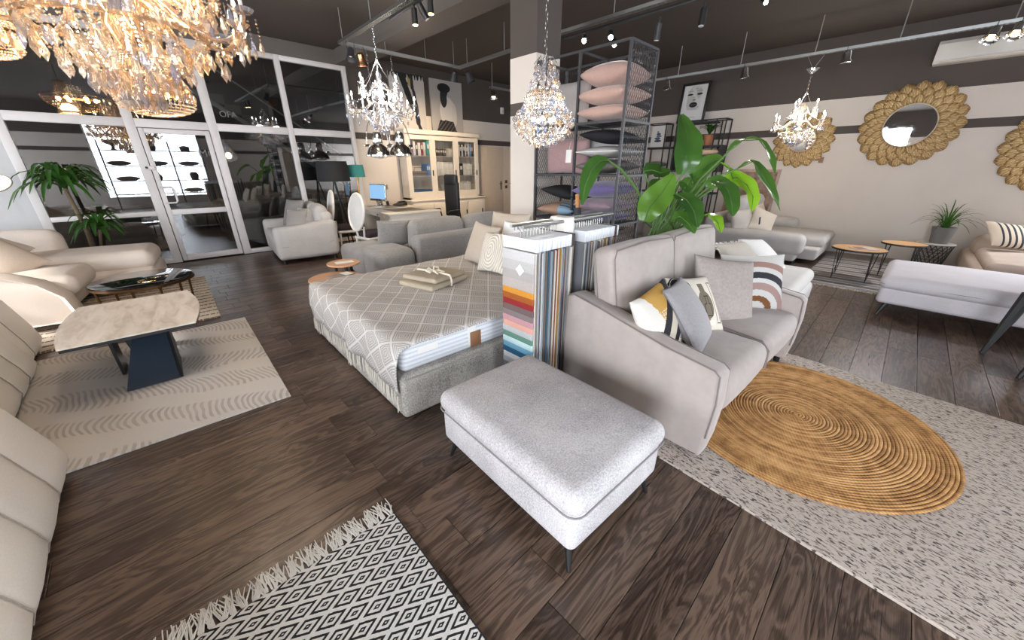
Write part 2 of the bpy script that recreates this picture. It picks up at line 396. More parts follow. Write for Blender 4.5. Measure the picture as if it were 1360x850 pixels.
# planks: rows along x
PW, PL = 0.196, 1.36
_pm = MB().rbox((0, 0, -0.009), (PL-0.002, PW-0.0022, 0.018), 0.0022, seg=1, m=1); _pm.v and None
_pmesh = None
COVER = [(-2, -1.2, 0.44, 1.34), (1.75, -0.8, 3.7, 1.3), (-1.4, 2.95, 0.36, 4.7), (0.92, 2.0, 2.9, 3.78), (-3, 0.8, -0.85, 5.2), (1.95, 0.5, 3.5, 1.35), (2.6, 4.45, 6, 9), (-4, 5.6, -0.6, 8), (6.8, -1, 9.6, 0.7)]
cells = []
r0 = random.Random(3)
j0, j1 = int(-4.4/PW), int(8.6/PW)
for j in range(j0, j1+1):
    y = j*PW+0.05; x = XL-r0.random()*PL*.3
    while x < XR-0.1:
        x2 = x+PL; cx = (x+x2)/2
        d = Vector((cx, y, 0))-Vector((0, 0, CAMH)); D = d.dot(_F)
        vis = D > 0.4 and any(-0.02 < (680+FPX*(Vector((q, y, -CAMH))).dot(_X)/max(0.2, Vector((q, y, -CAMH)).dot(_F)))/1360 < 1.02 and 425-FPX*Vector((q, y, -CAMH)).dot(_U)/max(0.2, Vector((q, y, -CAMH)).dot(_F)) < 860 for q in (x, cx, x2) if Vector((q, y, -CAMH)).dot(_F) > 0.3)
        hid = any(a <= x and x2 <= c and b <= y-PW/2 and y+PW/2 <= e for a, b, c, e in COVER)
        cells.append((D if vis and not hid else 99+D, cx, y)); x = x2
cells.sort()
rest = MB(); npl = 0
for (D, cx, y) in cells:
    if npl < 290 and D < 50:
        if _pmesh is None:
            o = _pm.build('plank', M_floor, fl, loc=(cx, y, 0), sharp=10); _pmesh = o.data
        else: put('plank', _pmesh, fl, (cx, y, 0))
        npl += 1
    else:
        L = min(PL, 2*(XR-cx)) if cx+PL/2 > XR+0.2 else PL
        rest.box((cx, y, -0.009), (L-0.002, PW-0.002, 0.018))
rest.build('far_planks', M_floor, fl, stuff=True, smooth=False)
struct(MB().box(((XL+XR)/2, 4.6, ZC+0.05), (XR-XL+0.6, 19.2, 0.1)).build('ceiling', M_ceil, smooth=False))
struct(MB().box((3.73, 6.2, 3.56), (0.44, 5.2, 0.24)).build('trim_1', M_beam, smooth=False))
m = MB()
for y0, y1, z0, z1 in ((-2.2, YB+.2, 0, ZC), (YF, -4.0, 0, ZC), (-4.0, -2.2, 0, .9), (-4.0, -2.2, 2.6, ZC)): m.box((XR+.075, (y0+y1)/2, (z0+z1)/2), (.15, y1-y0, z1-z0))  # opening in the unseen stretch of wall added to light the chaise
struct(m.build('wall_right', M_wall, smooth=False))
m = MB()
for y0, y1, z0, z1 in ((-4.0, -3.94, .9, 2.6), (-2.26, -2.2, .9, 2.6), (-3.13, -3.07, .9, 2.6), (-4.0, -2.2, .9, .96), (-4.0, -2.2, 2.54, 2.6)): m.box((XR+.06, (y0+y1)/2, (z0+z1)/2), (.07, y1-y0, z1-z0))
struct(m.build('window_6', M_frame, smooth=False))  # frame of the added, unseen opening
# back wall beside the glazing: bookcase wall, then two doors
wall_piece('wall_back', 3.70, XR+0.15, YB, YB+0.15, 0, ZC)
wall_piece('wall_partition', -4.6, -1.10, YB-0.04, YB+0.1, 0, ZC, M_white_wall)
wall_piece('wall_header', -1.10, 3.70, YB-0.02, YB+0.1, 3.43, ZC, M_beam)
# wall left of and wall behind the camera: piers, parapet and lintel round the shop windows
for nm, ax in (('wall_left', 0), ('wall_front', 1)):
    m = MB(); L0, L1 = (-4.6, 8.7) if ax == 0 else (-4.6, 9.66)
    op = [(-3.5, -0.9), (0.7, 1.9), (3.7, 6.3)] if ax == 0 else [(-.85, 2.45)]
    def blk(a, b, z0, z1):
        if ax == 0: m.box((XL-0.08, (a+b)/2, (z0+z1)/2), (0.16, b-a, z1-z0))
        else: m.box(((a+b)/2, YF-0.08, (z0+z1)/2), (b-a, 0.16, z1-z0))
    blk(L0, L1, 0, 0.4); blk(L0, L1, 3.1, ZC); e = L0
    for a, b in op: blk(e, a, 0.4, 3.1); e = b
    blk(e, L1, 0.4, 3.1); w = struct(m.build(nm, M_wall, smooth=False))
    for k, (a, b) in enumerate(op):
        f = MB()
        def bar(a2, b2, z0, z1):
            if ax == 0: f.box((XL, (a2+b2)/2, (z0+z1)/2), (0.07, b2-a2, z1-z0))
            else: f.box(((a2+b2)/2, YF, (z0+z1)/2), (b2-a2, 0.07, z1-z0))
        bar(a, a+.06, .4, 3.1); bar(b-.06, b, .4, 3.1); bar(a, b, .4, .46); bar(a, b, 3.04, 3.1); bar((a+b)/2-.03, (a+b)/2+.03, .4, 3.1); bar(a, b, 2.45, 2.52)
        struct(f.build('window_%d' % (k+1+3*ax), M_frame, smooth=False))
# ---- glazed partition: white frame, panes and a door
GY = YB
fr = struct(thing('window_7', '', '', (0, GY, 0))); del fr['label']; del fr['category']
def member(nm, x0, x1, z0, z1, d=0.09): return MB().box(((x0+x1)/2, 0, (z0+z1)/2), (x1-x0, d, z1-z0), ch=0.006).build(nm, M_frame, fr)
for x0, x1 in ((-1.12, -1.02), (0.14, 0.26), (1.17, 1.30), (2.41, 2.50), (3.62, 3.70)): member('mullion', x0, x1, 0, 3.43)
for x0, x1 in ((-1.02, .14), (.26, 1.17), (1.30, 2.41), (2.50, 3.62)):
    member('rail', x0, x1, 2.13, 2.25); member('rail', x0, x1, 3.35, 3.43)
    if x0 != .26: member('rail', x0, x1, 0, 0.08)
    MB().box(((x0+x1)/2, 0, 2.80), (x1-x0, 0.008, 1.10)).build('pane', M_glass, fr, smooth=False)
    if x0 != .26: MB().box(((x0+x1)/2, 0, 1.105), (x1-x0, 0.008, 2.05)).build('pane', M_glass, fr, smooth=False)
member('rail', -1.02, .14, .80, .87)
dr = struct(thing('door_1', '', '', (0, GY-0.03, 0))); del dr['label']; del dr['category']
m = MB()
for x0, x1, z0, z1 in ((.27, .335, .02, 2.12), (1.095, 1.16, .02, 2.12), (.335, 1.095, 2.05, 2.12), (.335, 1.095, .80, .885), (.335, 1.095, .02, .115)): m.box(((x0+x1)/2, 0, (z0+z1)/2), (x1-x0, .07, z1-z0), ch=.006)
m.build('door_frame', M_frame, dr)
MB().box((.715, 0, 1.47), (.76, .008, 1.17)).build('pane', M_glass, dr, smooth=False)
MB().box((.715, 0, .457), (.76, .008, .685)).build('pane', M_glass, dr, smooth=False)
hx = .30
MB().tube([(hx, -.03, 1.24), (hx, -.09, 1.24), (hx+.13, -.10, 1.24), (hx+.155, -.10, 1.215), (hx+.155, -.10, 1.03), (hx+.13, -.10, 1.0), (hx, -.09, 1.0), (hx, -.03, 1.0)], .014, 8).build('door_handle', M_frame, dr)
lk = MB().box((hx-.045, -.045, 1.54), (.12, .02, .06), ch=.005).build('lock_plate', M_frame, dr)
MB().cyl((hx-.085, -.05, 1.545), (hx-.085, -.065, 1.545), .018).build('keyhole', M_black, lk)
# hinge strip of light grey in the door sill
# ---- room doors in the back wall
for k, (x0, x1, hx) in enumerate(((7.0, 8.02, 7.91), (8.22, 9.2, 8.32))):
    d = struct(thing('door_%d' % (k+2), '', '', (0, YB-.03, 0))); del d['label']; del d['category']
    MB().box(((x0+x1)/2, 0, 1.05), (x1-x0, .05, 2.08), ch=.008).build('door_leaf', plain('beige_door', '#cdbba8', .5), d)
    h = MB().box((hx, -.035, 1.05), (.035, .015, .24), ch=.004).build('handle_plate', plain('dark_bronze', '#4a3a2e', .4), d)
    MB().tube([(hx, -.04, 1.10), (hx, -.08, 1.10), (hx-.10, -.08, 1.10)], .01, 8).build('door_lever', plain('dark_bronze', '#4a3a2e', .4), h)
struct(MB().box((8.12, YB-.03, 1.05), (.2, .06, 2.1)).build('trim_2', plain('beige_door', '#cdbba8', .5), smooth=False))
for z in (1.15, 1.0):
    s = tag(MB().box((8.12, YB-.07, z), (.085, .015, .085), ch=.004).build('light_switch', plain('dark_bronze', '#4a3a2e', .4)), ('upper' if z > 1.1 else 'lower')+' dark square switch plate between the two beige doors', 'switch')
# ---- column
COLX, COLY = 3.51, 3.24
struct(MB().box((COLX+.2, COLY+.205, ZC/2), (.40, .41, ZC)).build('column', M_wall, smooth=False))
# ---- room beyond the glass
wall_piece('wall_far', -5, 12, 14.0, 14.1, 0, ZC, plain('far_room_wall', '#4a4542', .8))
wall_piece('wall_far_left', -4.7, -4.6, 8.8, 14.0, 0, ZC, plain('far_room_wall', '#4a4542', .8))
wall_piece('wall_far_right', 5.2, 5.3, 8.85, 14.0, 0, ZC, plain('far_room_wall', '#4a4542', .8))
# ------------------------------------------------------------------ foreground
def taper_leg(mb, top, foot, r0=.02, r1=.009, n=10): mb.tube([top, foot], [r0, r1], n)
# --- footstool
def footstool():
    t = thing('footstool', 'large pale grey woven footstool with a pillow top on thin black legs', 'footstool', (1.19, .985, 0), R(-2.6))
    MB().rbox((0, 0, .235), (.66, .93, .20), .035, seg=3, m=4, bulge=(.01, .01, 0)).build('base', M_greyfab, t)
    cu = MB().rbox((0, 0, .385), (.69, .965, .125), .058, seg=4, m=6, bulge=(.006, .006, .022)).build('seat_cushion', M_greyfab, t)
    P = []
    for z in (.345,):
        h, k, r = .346, .484, .06
        for cx, cy, a0 in ((h-r, k-r, 0), (-h+r, k-r, 90), (-h+r, -k+r, 180), (h-r, -k+r, 270)):
            for q in range(5): a = R(a0+q*22.5); P.append((cx+r*math.cos(a), cy+r*math.sin(a), z))
    MB().tube(P, .0045, 6, closed=True).build('piping', M_seam, cu)
    for sx in (-1, 1):
        for sy in (-1, 1):
            m = MB(); taper_leg(m, (sx*.275, sy*.405, .14), (sx*.305, sy*.445, 0), .02, .009); m.build('leg', M_black, t)
footstool()
# --- taupe sofa
def main_sofa():
    S = thing('two_seat_sofa', 'taupe velour two seat sofa with slim arms and high back cushions', 'sofa', (1.84, .40, .016), R(-2.0))
    Wd, Dp = 1.80, 1.02
    def arm(x0, x1):
        # side panel: low and upright in front, rising to the back
        prof = [(0.02, .05), (.0, .18), (-.012, .40), (0.0, .565), (.03, .59), (.30, .63), (.75, .73), (.96, .77), (1.01, .75), (1.02, .40), (1.0, .05)]
        m = MB(); n = len(prof); th = x1-x0; vs = []; fs = []
        cy = sum(p[0] for p in prof)/n; cz = sum(p[1] for p in prof)/n
        lay = [(x0+.012, .93), (x0+.003, .975), (x0, .99) , (x0+th*.5, 1.0), (x1, .99), (x1-.003, .975), (x1-.012, .93)]
        lay = [(x0, -.025), (x0+.006, -.010), (x0+.02, 0), (x1-.02, 0), (x1-.006, -.010), (x1, -.025)]
        for x, ins in lay:
            for (y, z) in prof:
                d = Vector((y-cy, z-cz)); l = d.length; d = d*(1+ins/l); vs.append((x, cy+d.x, cz+d.y))
        for i in range(len(lay)-1):
            for j in range(n): a, b = i*n+j, i*n+(j+1) % n; fs.append((a, a+n, b+n, b))
        fs.append(tuple(range(n))); fs.append(tuple(reversed(range((len(lay)-1)*n, len(lay)*n))))
        m.add(vs, fs); o = m.build('armrest', M_taupe, S, sharp=50)
        for x in (x0+.003, x1-.003):
            P = []
            for (y, z) in prof[1:10]:
                d = Vector((y-cy, z-cz)); d = d*(1-.008/d.length); P.append((x, cy+d.x, cz+d.y))
            MB().tube(P, .0045, 6).build('piping', M_taupe_seam, o)
    arm(0, .13); arm(Wd-.13, Wd)
    MB().rbox((Wd/2, .55, .17), (Wd-.24, .90, .20), .03).build('base', M_taupe, S)
    MB().rbox((Wd/2, .94, .42), (Wd-.22, .14, .62), .04).build('back_frame', M_taupe, S)
    def fall(dx):
        def fn(x, y, z):
            return [x, y, z]
        return fn
    for k in (0, 1):
        cx = .13+.385+k*.77
        c = MB().rbox((cx, .395, .36), (.768, .80, .22), .075, seg=5, m=6, bulge=(.0, .012, .03)).build('seat_cushion', M_taupe, S)
        MB().tube([(cx-.375, -.006, .27), (cx-.375, .0, .40), (cx-.375, .05, .455), (cx-.375, .4, .485), (cx-.375, .75, .47)] if k else [(cx+.37, .75, .47), (cx+.37, .3, .475), (cx+.372, .04, .445), (cx+.372, .0, .40), (cx+.372, -.004, .28)], .004, 5).build('seam', M_taupe_seam, c)
        M = Mloc(cx, .80, .76, R(-9), 0, 0)
        b = MB().rbox((0, 0, 0), (.80, .19, .62), .06, M, seg=4, m=6, bulge=(0, .03, .012)).build('back_cushion', M_taupe, S)
        P = [M @ Vector(q) for q in [(-.385, -.085, -.27), (-.39, -.085, .24), (-.36, -.085, .29), (0, -.09, .305), (.36, -.085, .29), (.39, -.085, .24), (.385, -.085, -.27)]]
        MB().tube(P, .004, 6).build('piping', M_taupe_seam, b)
        M2 = Mloc(cx-.395*(1 if k == 0 else -1), .80, .76, R(-9))
        if k == 0: MB().tube([M2 @ Vector((0, .05, -.27)), M2 @ Vector((-.004, .045, .0)), M2 @ Vector((0, .05, .25))], .004, 5).build('seam', M_taupe_seam, b)
    for x in (.09, Wd-.09):
        for y in (.07, .93): MB().cyl((x, y, 0), (x, y, .075), .022, .028).build('leg', M_black, S)
main_sofa()
# --- cushions on the sofa
def uvmat(name): t = NT(name); u = t.sep(t.coord('UV')); return t, u[0], u[1]
def steps(t, base, items):
    c = base
    for f, k in items: c = t.mix(f, c, lin(k) if isinstance(k, str) else k)
    return c
def rect(t, u, v, a, b, c, d):
    return t.math('MULTIPLY', t.math('MULTIPLY', t.math('GREATER_THAN', u, a), t.math('LESS_THAN', u, b)), t.math('MULTIPLY', t.math('GREATER_THAN', v, c), t.math('LESS_THAN', v, d)))
def disc(t, u, v, cu, cv, ru, rv, wob=None):
    a = t.math('DIVIDE', t.math('SUBTRACT', u, cu), ru); b = t.math('DIVIDE', t.math('SUBTRACT', v, cv), rv)
    d = t.math('ADD', t.math('MULTIPLY', a, a), t.math('MULTIPLY', b, b))
    if wob: d = t.math('ADD', d, t.math('MULTIPLY', t.math('SUBTRACT', t.noise(t.coord('UV'), 40, 2), 0.5), wob))
    return d
def rainbow_mat():
    t, u, v = uvmat('tufted_rainbow'); d = t.math('SQRT', disc(t, u, v, .5, -.02, 1, 1, .03))
    c = t.ramp(d, [(0, lin('#e4e0dc')), (.185, lin('#8a5a34')), (.29, lin('#e6e2df')), (.40, lin('#b99a92')), (.52, lin('#e8e5e2')), (.60, lin('#37393d')), (.71, lin('#e6e2de')), (.80, lin('#b08b80')), (.9, lin('#e6e2de'))])
    t.n['Color Ramp'].color_ramp.interpolation = 'CONSTANT'; t.col(c); t.rough(.95); t.bump(t.noise(t.coord('UV'), 130, 2, .7), .9, .012); return t.m
def vase_mat():
    t, u, v = uvmat('abstract_vase_print')
    body = t.math('LESS_THAN', disc(t, u, v, .60, .45, .17, .25), 1); neck = rect(t, u, v, .53, .66, .60, .84)
    inner = rect(t, u, v, .54, .70, .25, .46); inneck = rect(t, u, v, .59, .66, .46, .58)
    c = steps(t, lin('#d9d0c2'), [(rect(t, u, v, .36, .62, .10, .34), '#b8814a'), (body, '#6f6655'), (neck, '#6f6655'), (rect(t, u, v, .5, .74, .08, .17), '#e4ddd0')])
    for a, b, cc, dd in ((.535, .55, .25, .46), (.69, .705, .25, .46), (.535, .705, .245, .26), (.54, .60, .45, .465), (.65, .705, .45, .465), (.59, .603, .46, .60), (.655, .668, .46, .60), (.57, .69, .59, .605)):
        c = t.mix(rect(t, u, v, a, b, cc, dd), c, lin('#1d1b1a'))
    for a, b, cc, dd in ((.80, .815, .15, .85), (.90, .915, .12, .85), (.80, .915, .84, .855), (.80, .915, .115, .13)): c = t.mix(rect(t, u, v, a, b, cc, dd), c, lin('#1d1b1a'))
    c = t.mix(t.math('LESS_THAN', disc(t, u, v, .18, .80, .20, .20), 1), c, lin('#1f2024'))
    c = t.mix(t.math('LESS_THAN', disc(t, u, v, .17, .81, .165, .165), 1), c, lin('#e0d8ca')); c = t.mix(t.math('LESS_THAN', disc(t, u, v, .16, .82, .145, .145), 1), c, lin('#23262c'))
    t.col(c); t.rough(.9); t.bump(t.noise(t.coord('UV'), 200, 2), .2, .003); return t.m
def tuft_mat():
    t, u, v = uvmat('gold_black_tufts'); n = t.math('MULTIPLY', t.math('SUBTRACT', t.noise(t.coord('UV'), 18, 3), .5), .06)
    uu = t.math('ADD', u, n); vv = t.math('ADD', v, n)
    # gold upper corner worked with small squares, white loops beside it, then black and cream bands
    cu, cv = t.math('PINGPONG', t.math('MULTIPLY', u, 9), .5), t.math('PINGPONG', t.math('MULTIPLY', v, 9), .5)
    sq = t.math('GREATER_THAN', t.math('PINGPONG', t.math('MULTIPLY', t.math('MAXIMUM', t.math('ABSOLUTE', t.math('SUBTRACT', cu, .25)), t.math('ABSOLUTE', t.math('SUBTRACT', cv, .25))), 8), 1), .62)
    gold = t.mix(t.math('MULTIPLY', sq, t.math('LESS_THAN', vv, .70)), lin('#c79a4a'), lin('#e4d8bf'))
    c = lin('#e6e1d8'); g = t.math('GREATER_THAN', t.math('ADD', uu, t.math('MULTIPLY', vv, .28)), .50)
    c = t.mix(g, c, gold)
    s = t.math('SUBTRACT', uu, t.math('MULTIPLY', vv, 1.1))
    for a, k in ((-.26, '#242326'), (-.06, '#d9cebd'), (.16, '#242326'), (.34, '#ded5c6')): c = t.mix(t.math('GREATER_THAN', s, a), c, lin(k))
    t.col(c); t.rough(.95); t.bump(t.noise(t.coord('UV'), 90, 2, .7), .9, .010); return t.m
cushion('tufted_cushion', 'tufted cushion in gold, black and cream bands in the corner by the near sofa arm', tuft_mat(), .44, .44, .17, (2.11, .86, .665), stand(R(27), R(-2), R(8)))
cushion('velvet_cushion', 'plain grey velvet cushion with piped edge standing between tufted and vase print cushions', M_cushgrey, .46, .46, .17, (2.37, .79, .665), stand(R(36), R(12), R(-3)), piping=plain('dark_grey_piping', '#6f6c70', .8))
cushion('printed_cushion', 'beige cushion printed with an olive vase and black outlines', vase_mat(), .42, .42, .13, (2.60, .84, .66), stand(R(36), R(-16), R(-6)))
cushion('suede_cushion', 'plain taupe suede cushion with crumpled corners in front of the rainbow cushion', fabric('suede_taupe', '#a79d98', 50, .1, .1), .50, .50, .16, (2.98, .78, .69), stand(R(26), R(-34), R(-9)), piping=M_taupe_seam)
cushion('rainbow_cushion', 'white tufted cushion with a brown, pink and charcoal rainbow', rainbow_mat(), .52, .46, .16, (3.38, .70, .685), stand(R(18), R(-44), R(0)))
# --- bed
def bed():
    B = thing('box_bed', 'upholstered grey box bed with a striped white mattress', 'bed', (.87, 1.90, 0), R(-2.0))
    MB().rbox((1.05, .96, .165), (2.10, 1.92, .31), .035, m=6, bulge=(.008, .008, 0)).build('bed_box', M_bedfab, B)
    MB().tube([(2.05, .002, .300), (.03, .002, .300), (.004, .03, .300), (.004, 1.89, .300), (.03, 1.918, .300)], .006, 6).build('piping', plain('bed_piping', '#a29d95', .9), B)
    t = NT('mattress_stripe'); z = t.sep(t.coord())[2]
    w = t.math('PINGPONG', t.math('MULTIPLY', z, 34), .5); dsh = t.noise(t.mapping(t.coord(), (90, 90, 10)), 2, 1)
    t.col(t.mix(t.math('MULTIPLY', t.math('GREATER_THAN', w, .30), t.math('ADD', dsh, .2, clamp=True)), lin('#dcdfe4'), lin('#b9bec8'))); t.rough(.85); t.bump(w, .3, .01)
    mt = MB().rbox((1.06, .965, .42), (2.05, 1.84, .20), .045, m=5, bulge=(.012, .012, 0)).build('mattress', t.m, B)
    MB().box((.23, .042, .455), (.15, .006, .05)).build('label', M_paper, mt)
    MB().box((.585, .039, .435), (.07, .006, .15)).build('label', M_paper, mt)
    MB().box((.615, .036, .40), (.095, .008, .12), ch=.003).build('label', plain('brown_label', '#8a6243', .6), mt, label='brown square label hanging on the mattress side')
    # throw: lies on the mattress and falls over the foot end
    tt = NT('diamond_weave'); c = tt.coord('UV'); s = tt.sep(c)
    u = tt.math('MULTIPLY', s[0], 1); v = tt.math('MULTIPLY', s[1], 1)
    def tri(a, k): return tt.math('PINGPONG', tt.math('MULTIPLY', a, k), 1)
    d = tt.math('ADD', tri(u, 20), tri(v, 16))       # diamonds
    ring = tt.math('PINGPONG', tt.math('MULTIPLY', d, 5.0), .5)
    edge = tt.math('LESS_THAN', tt.math('ABSOLUTE', tt.math('SUBTRACT', d, 1.0)), .045)
    f = tt.math('MULTIPLY', tt.math('GREATER_THAN', ring, .26), .95)
    col = tt.mix(f, lin('#96918d'), lin('#c4bfbb')); col = tt.mix(edge, col, lin('#d8d5d2'))
    fine = tt.noise(tt.mapping(c, (1, 1, 1)), 220, 2)
    col = tt.mix(tt.math('MULTIPLY', fine, .25), col, lin('#b3aca6')); tt.col(col); tt.rough(.95); tt.bump(tt.math('ADD', ring, fine), .25, .004)
    th = tag(bpy.data.objects.new('throw_root', None), '', ''); bpy.data.objects.remove(th)
    T = thing('throw', 'grey throw woven with diamonds and a cream fringe spread over the bed', 'throw', (.87, 1.90, 0), R(-2.0))
    nx, ny = 44, 40; vs = []; uv = []; fs = []
    r2 = random.Random(5); L = 2.02; drop = .34
    for i in range(nx+1):
        for j in range(ny+1):
            y = -.01+1.90*j/ny; s_ = (L+drop)*i/nx-drop        # s_<0 hangs down
            wv = .006*math.sin(y*9+1)+.004*math.sin(y*21+s_*6)
            rr = .05
            if s_ < -rr: x, z = .008-.028*min(1, (-s_-rr)/.1)-wv*1.6+.012*math.sin(y*14)*min(1, -s_/.3), .535+s_+rr*.4+.02*math.sin(y*2.1)
            elif s_ < rr: a = (s_+rr)/(2*rr)*math.pi/2; x, z = .008+rr*(1-math.cos(a)), .535-rr*.6+rr*math.sin(a)*.6
            else: x, z = .008+s_, .535+.004*math.sin(s_*13+y*5)+wv*.5
            if y < .03: z -= .012
            if y > 1.85: z -= (y-1.85)*.8
            yy = y
            if s_ < 0 and j == 0: yy += .0
            if s_ < -rr: yy = y+(.03*(1-y/1.9))*(-s_)*2.0
            vs.append((x, yy, z)); uv.append((s_/2.0, y/2.0))
    k = ny+1
    for i in range(nx):
        for j in range(ny): a = i*k+j; fs.append((a, a+k, a+k+1, a+1))
    m = MB(); m.add(vs, fs, uvs=uv); o = m.build('cloth', tt.m, T, sharp=0); sd = o.modifiers.new('thick', 'SOLIDIFY'); sd.thickness = .006; sd.offset = 1
    M_fr = fabric('cream_fringe', '#d8d2c6', 120, .1, .2)
    vars_ = []
    for q in range(4):
        fm = MB()
        for e in range(4):
            a = r2.uniform(-.012, .012); L2 = r2.uniform(.085, .125)
            fm.tube([(0, 0, 0), (-.006, a*.4, -L2*.5), (-.004+r2.uniform(-.006, .004), a+r2.uniform(-.006, .006), -L2)], [.005, .0042, .003], 5)
        vars_.append(fm)
    ms = []
    for q in range(48):
        j = q/47*ny; jj = min(ny, int(round(j))); b = vs[jj]
        if q < 4: ob = vars_[q].build('tassel', M_fr, T, loc=(b[0]-.004, b[1], b[2]+.004)); ms.append(ob.data)
        else: ob = put('tassel', ms[q % 4], T, (b[0]-.004, b[1]+(j-jj)*1.9/ny, b[2]+.004))
bed()
# --- folded linen tied with a ribbon
def linen():
    t = thing('folded_linen', 'folded beige linen set tied with a cream ribbon bow on the bed', 'linen', (1.80, 2.92, .545), R(14))
    fb = fabric('beige_linen', '#b3a692', 120, .1, .2); rb = plain('cream_ribbon', '#e6dfcf', .7)
    MB().rbox((0, 0, .022), (.50, .42, .05), .022, m=4, bulge=(.01, .01, .004)).build('lower_fold', fb, t)
    MB().rbox((.02, .01, .068), (.44, .40, .045), .02, Mloc(0, 0, 0, 0, R(2), R(3)), m=4, bulge=(.008, .008, .006)).build('upper_fold', fb, t)
    MB().tube([(0, -.214, .0), (0, -.218, .05), (0, -.205, .092), (0, 0, .104), (0, .205, .092), (0, .214, .03)], [.012]*6, 4).build('ribbon', rb, t)
    m = MB()
    for s in (-1, 1):
        m.tube([(0, 0, .105), (s*.035, .02, .14), (s*.08, .01, .125), (s*.06, -.015, .108), (0, 0, .108)], [.006, .01, .011, .009, .006], 6)
        m.tube([(0, 0, .108), (s*.03, -.05, .112), (s*.045, -.10, .103)], [.006, .009, .006], 5)
    m.sph((0, 0, .113), .014, 8); m.build('bow', rb, t)
linen()
# --- pillows at the head of the bed
def arch_mat():
    t, u, v = uvmat('tufted_arches')
    d = t.math('MAXIMUM', t.math('ABSOLUTE', t.math('SUBTRACT', u, .5)), t.math('MULTIPLY', t.math('ABSOLUTE', t.math('SUBTRACT', v, .5)), .75))
    d2 = t.math('SQRT', disc(t, u, v, .5, .5, 1, 1.5)); f = t.math('PINGPONG', t.math('MULTIPLY', d2, 17), .5)
    t.col(t.mix(t.math('GREATER_THAN', f, .2), lin('#c9bfb0'), lin('#e9e3d8'))); t.rough(.95); t.bump(f, .8, .02); return t.m
cushion('bed_cushion', 'white tufted cushion with raised arch loops leaning by the swatch books', arch_mat(), .42, .42, .14, (2.46, 2.80, .745), stand(R(24), R(-94), R(6)))
cushion('bed_cushion', 'plain beige linen cushion behind the tufted arch cushion on the bed', fabric('linen_beige', '#bdb1a3', 120, .08, .15), .46, .46, .14, (2.60, 3.17, .76), stand(R(22), R(-92), R(-4)))
cushion('bed_pillow', 'large beige linen pillow standing at the head end of the bed', fabric('linen_beige', '#bdb1a3', 120, .08, .15), .62, .50, .16, (2.96, 3.12, .83), stand(R(14), R(-90), R(2)))
cushion('bed_pillow', 'white bed pillow between the two beige linen pillows', fabric('white_cotton', '#e6e6e8', 120, .04, .1), .60, .44, .15, (2.80, 2.78, .79), stand(R(18), R(-90), 0))
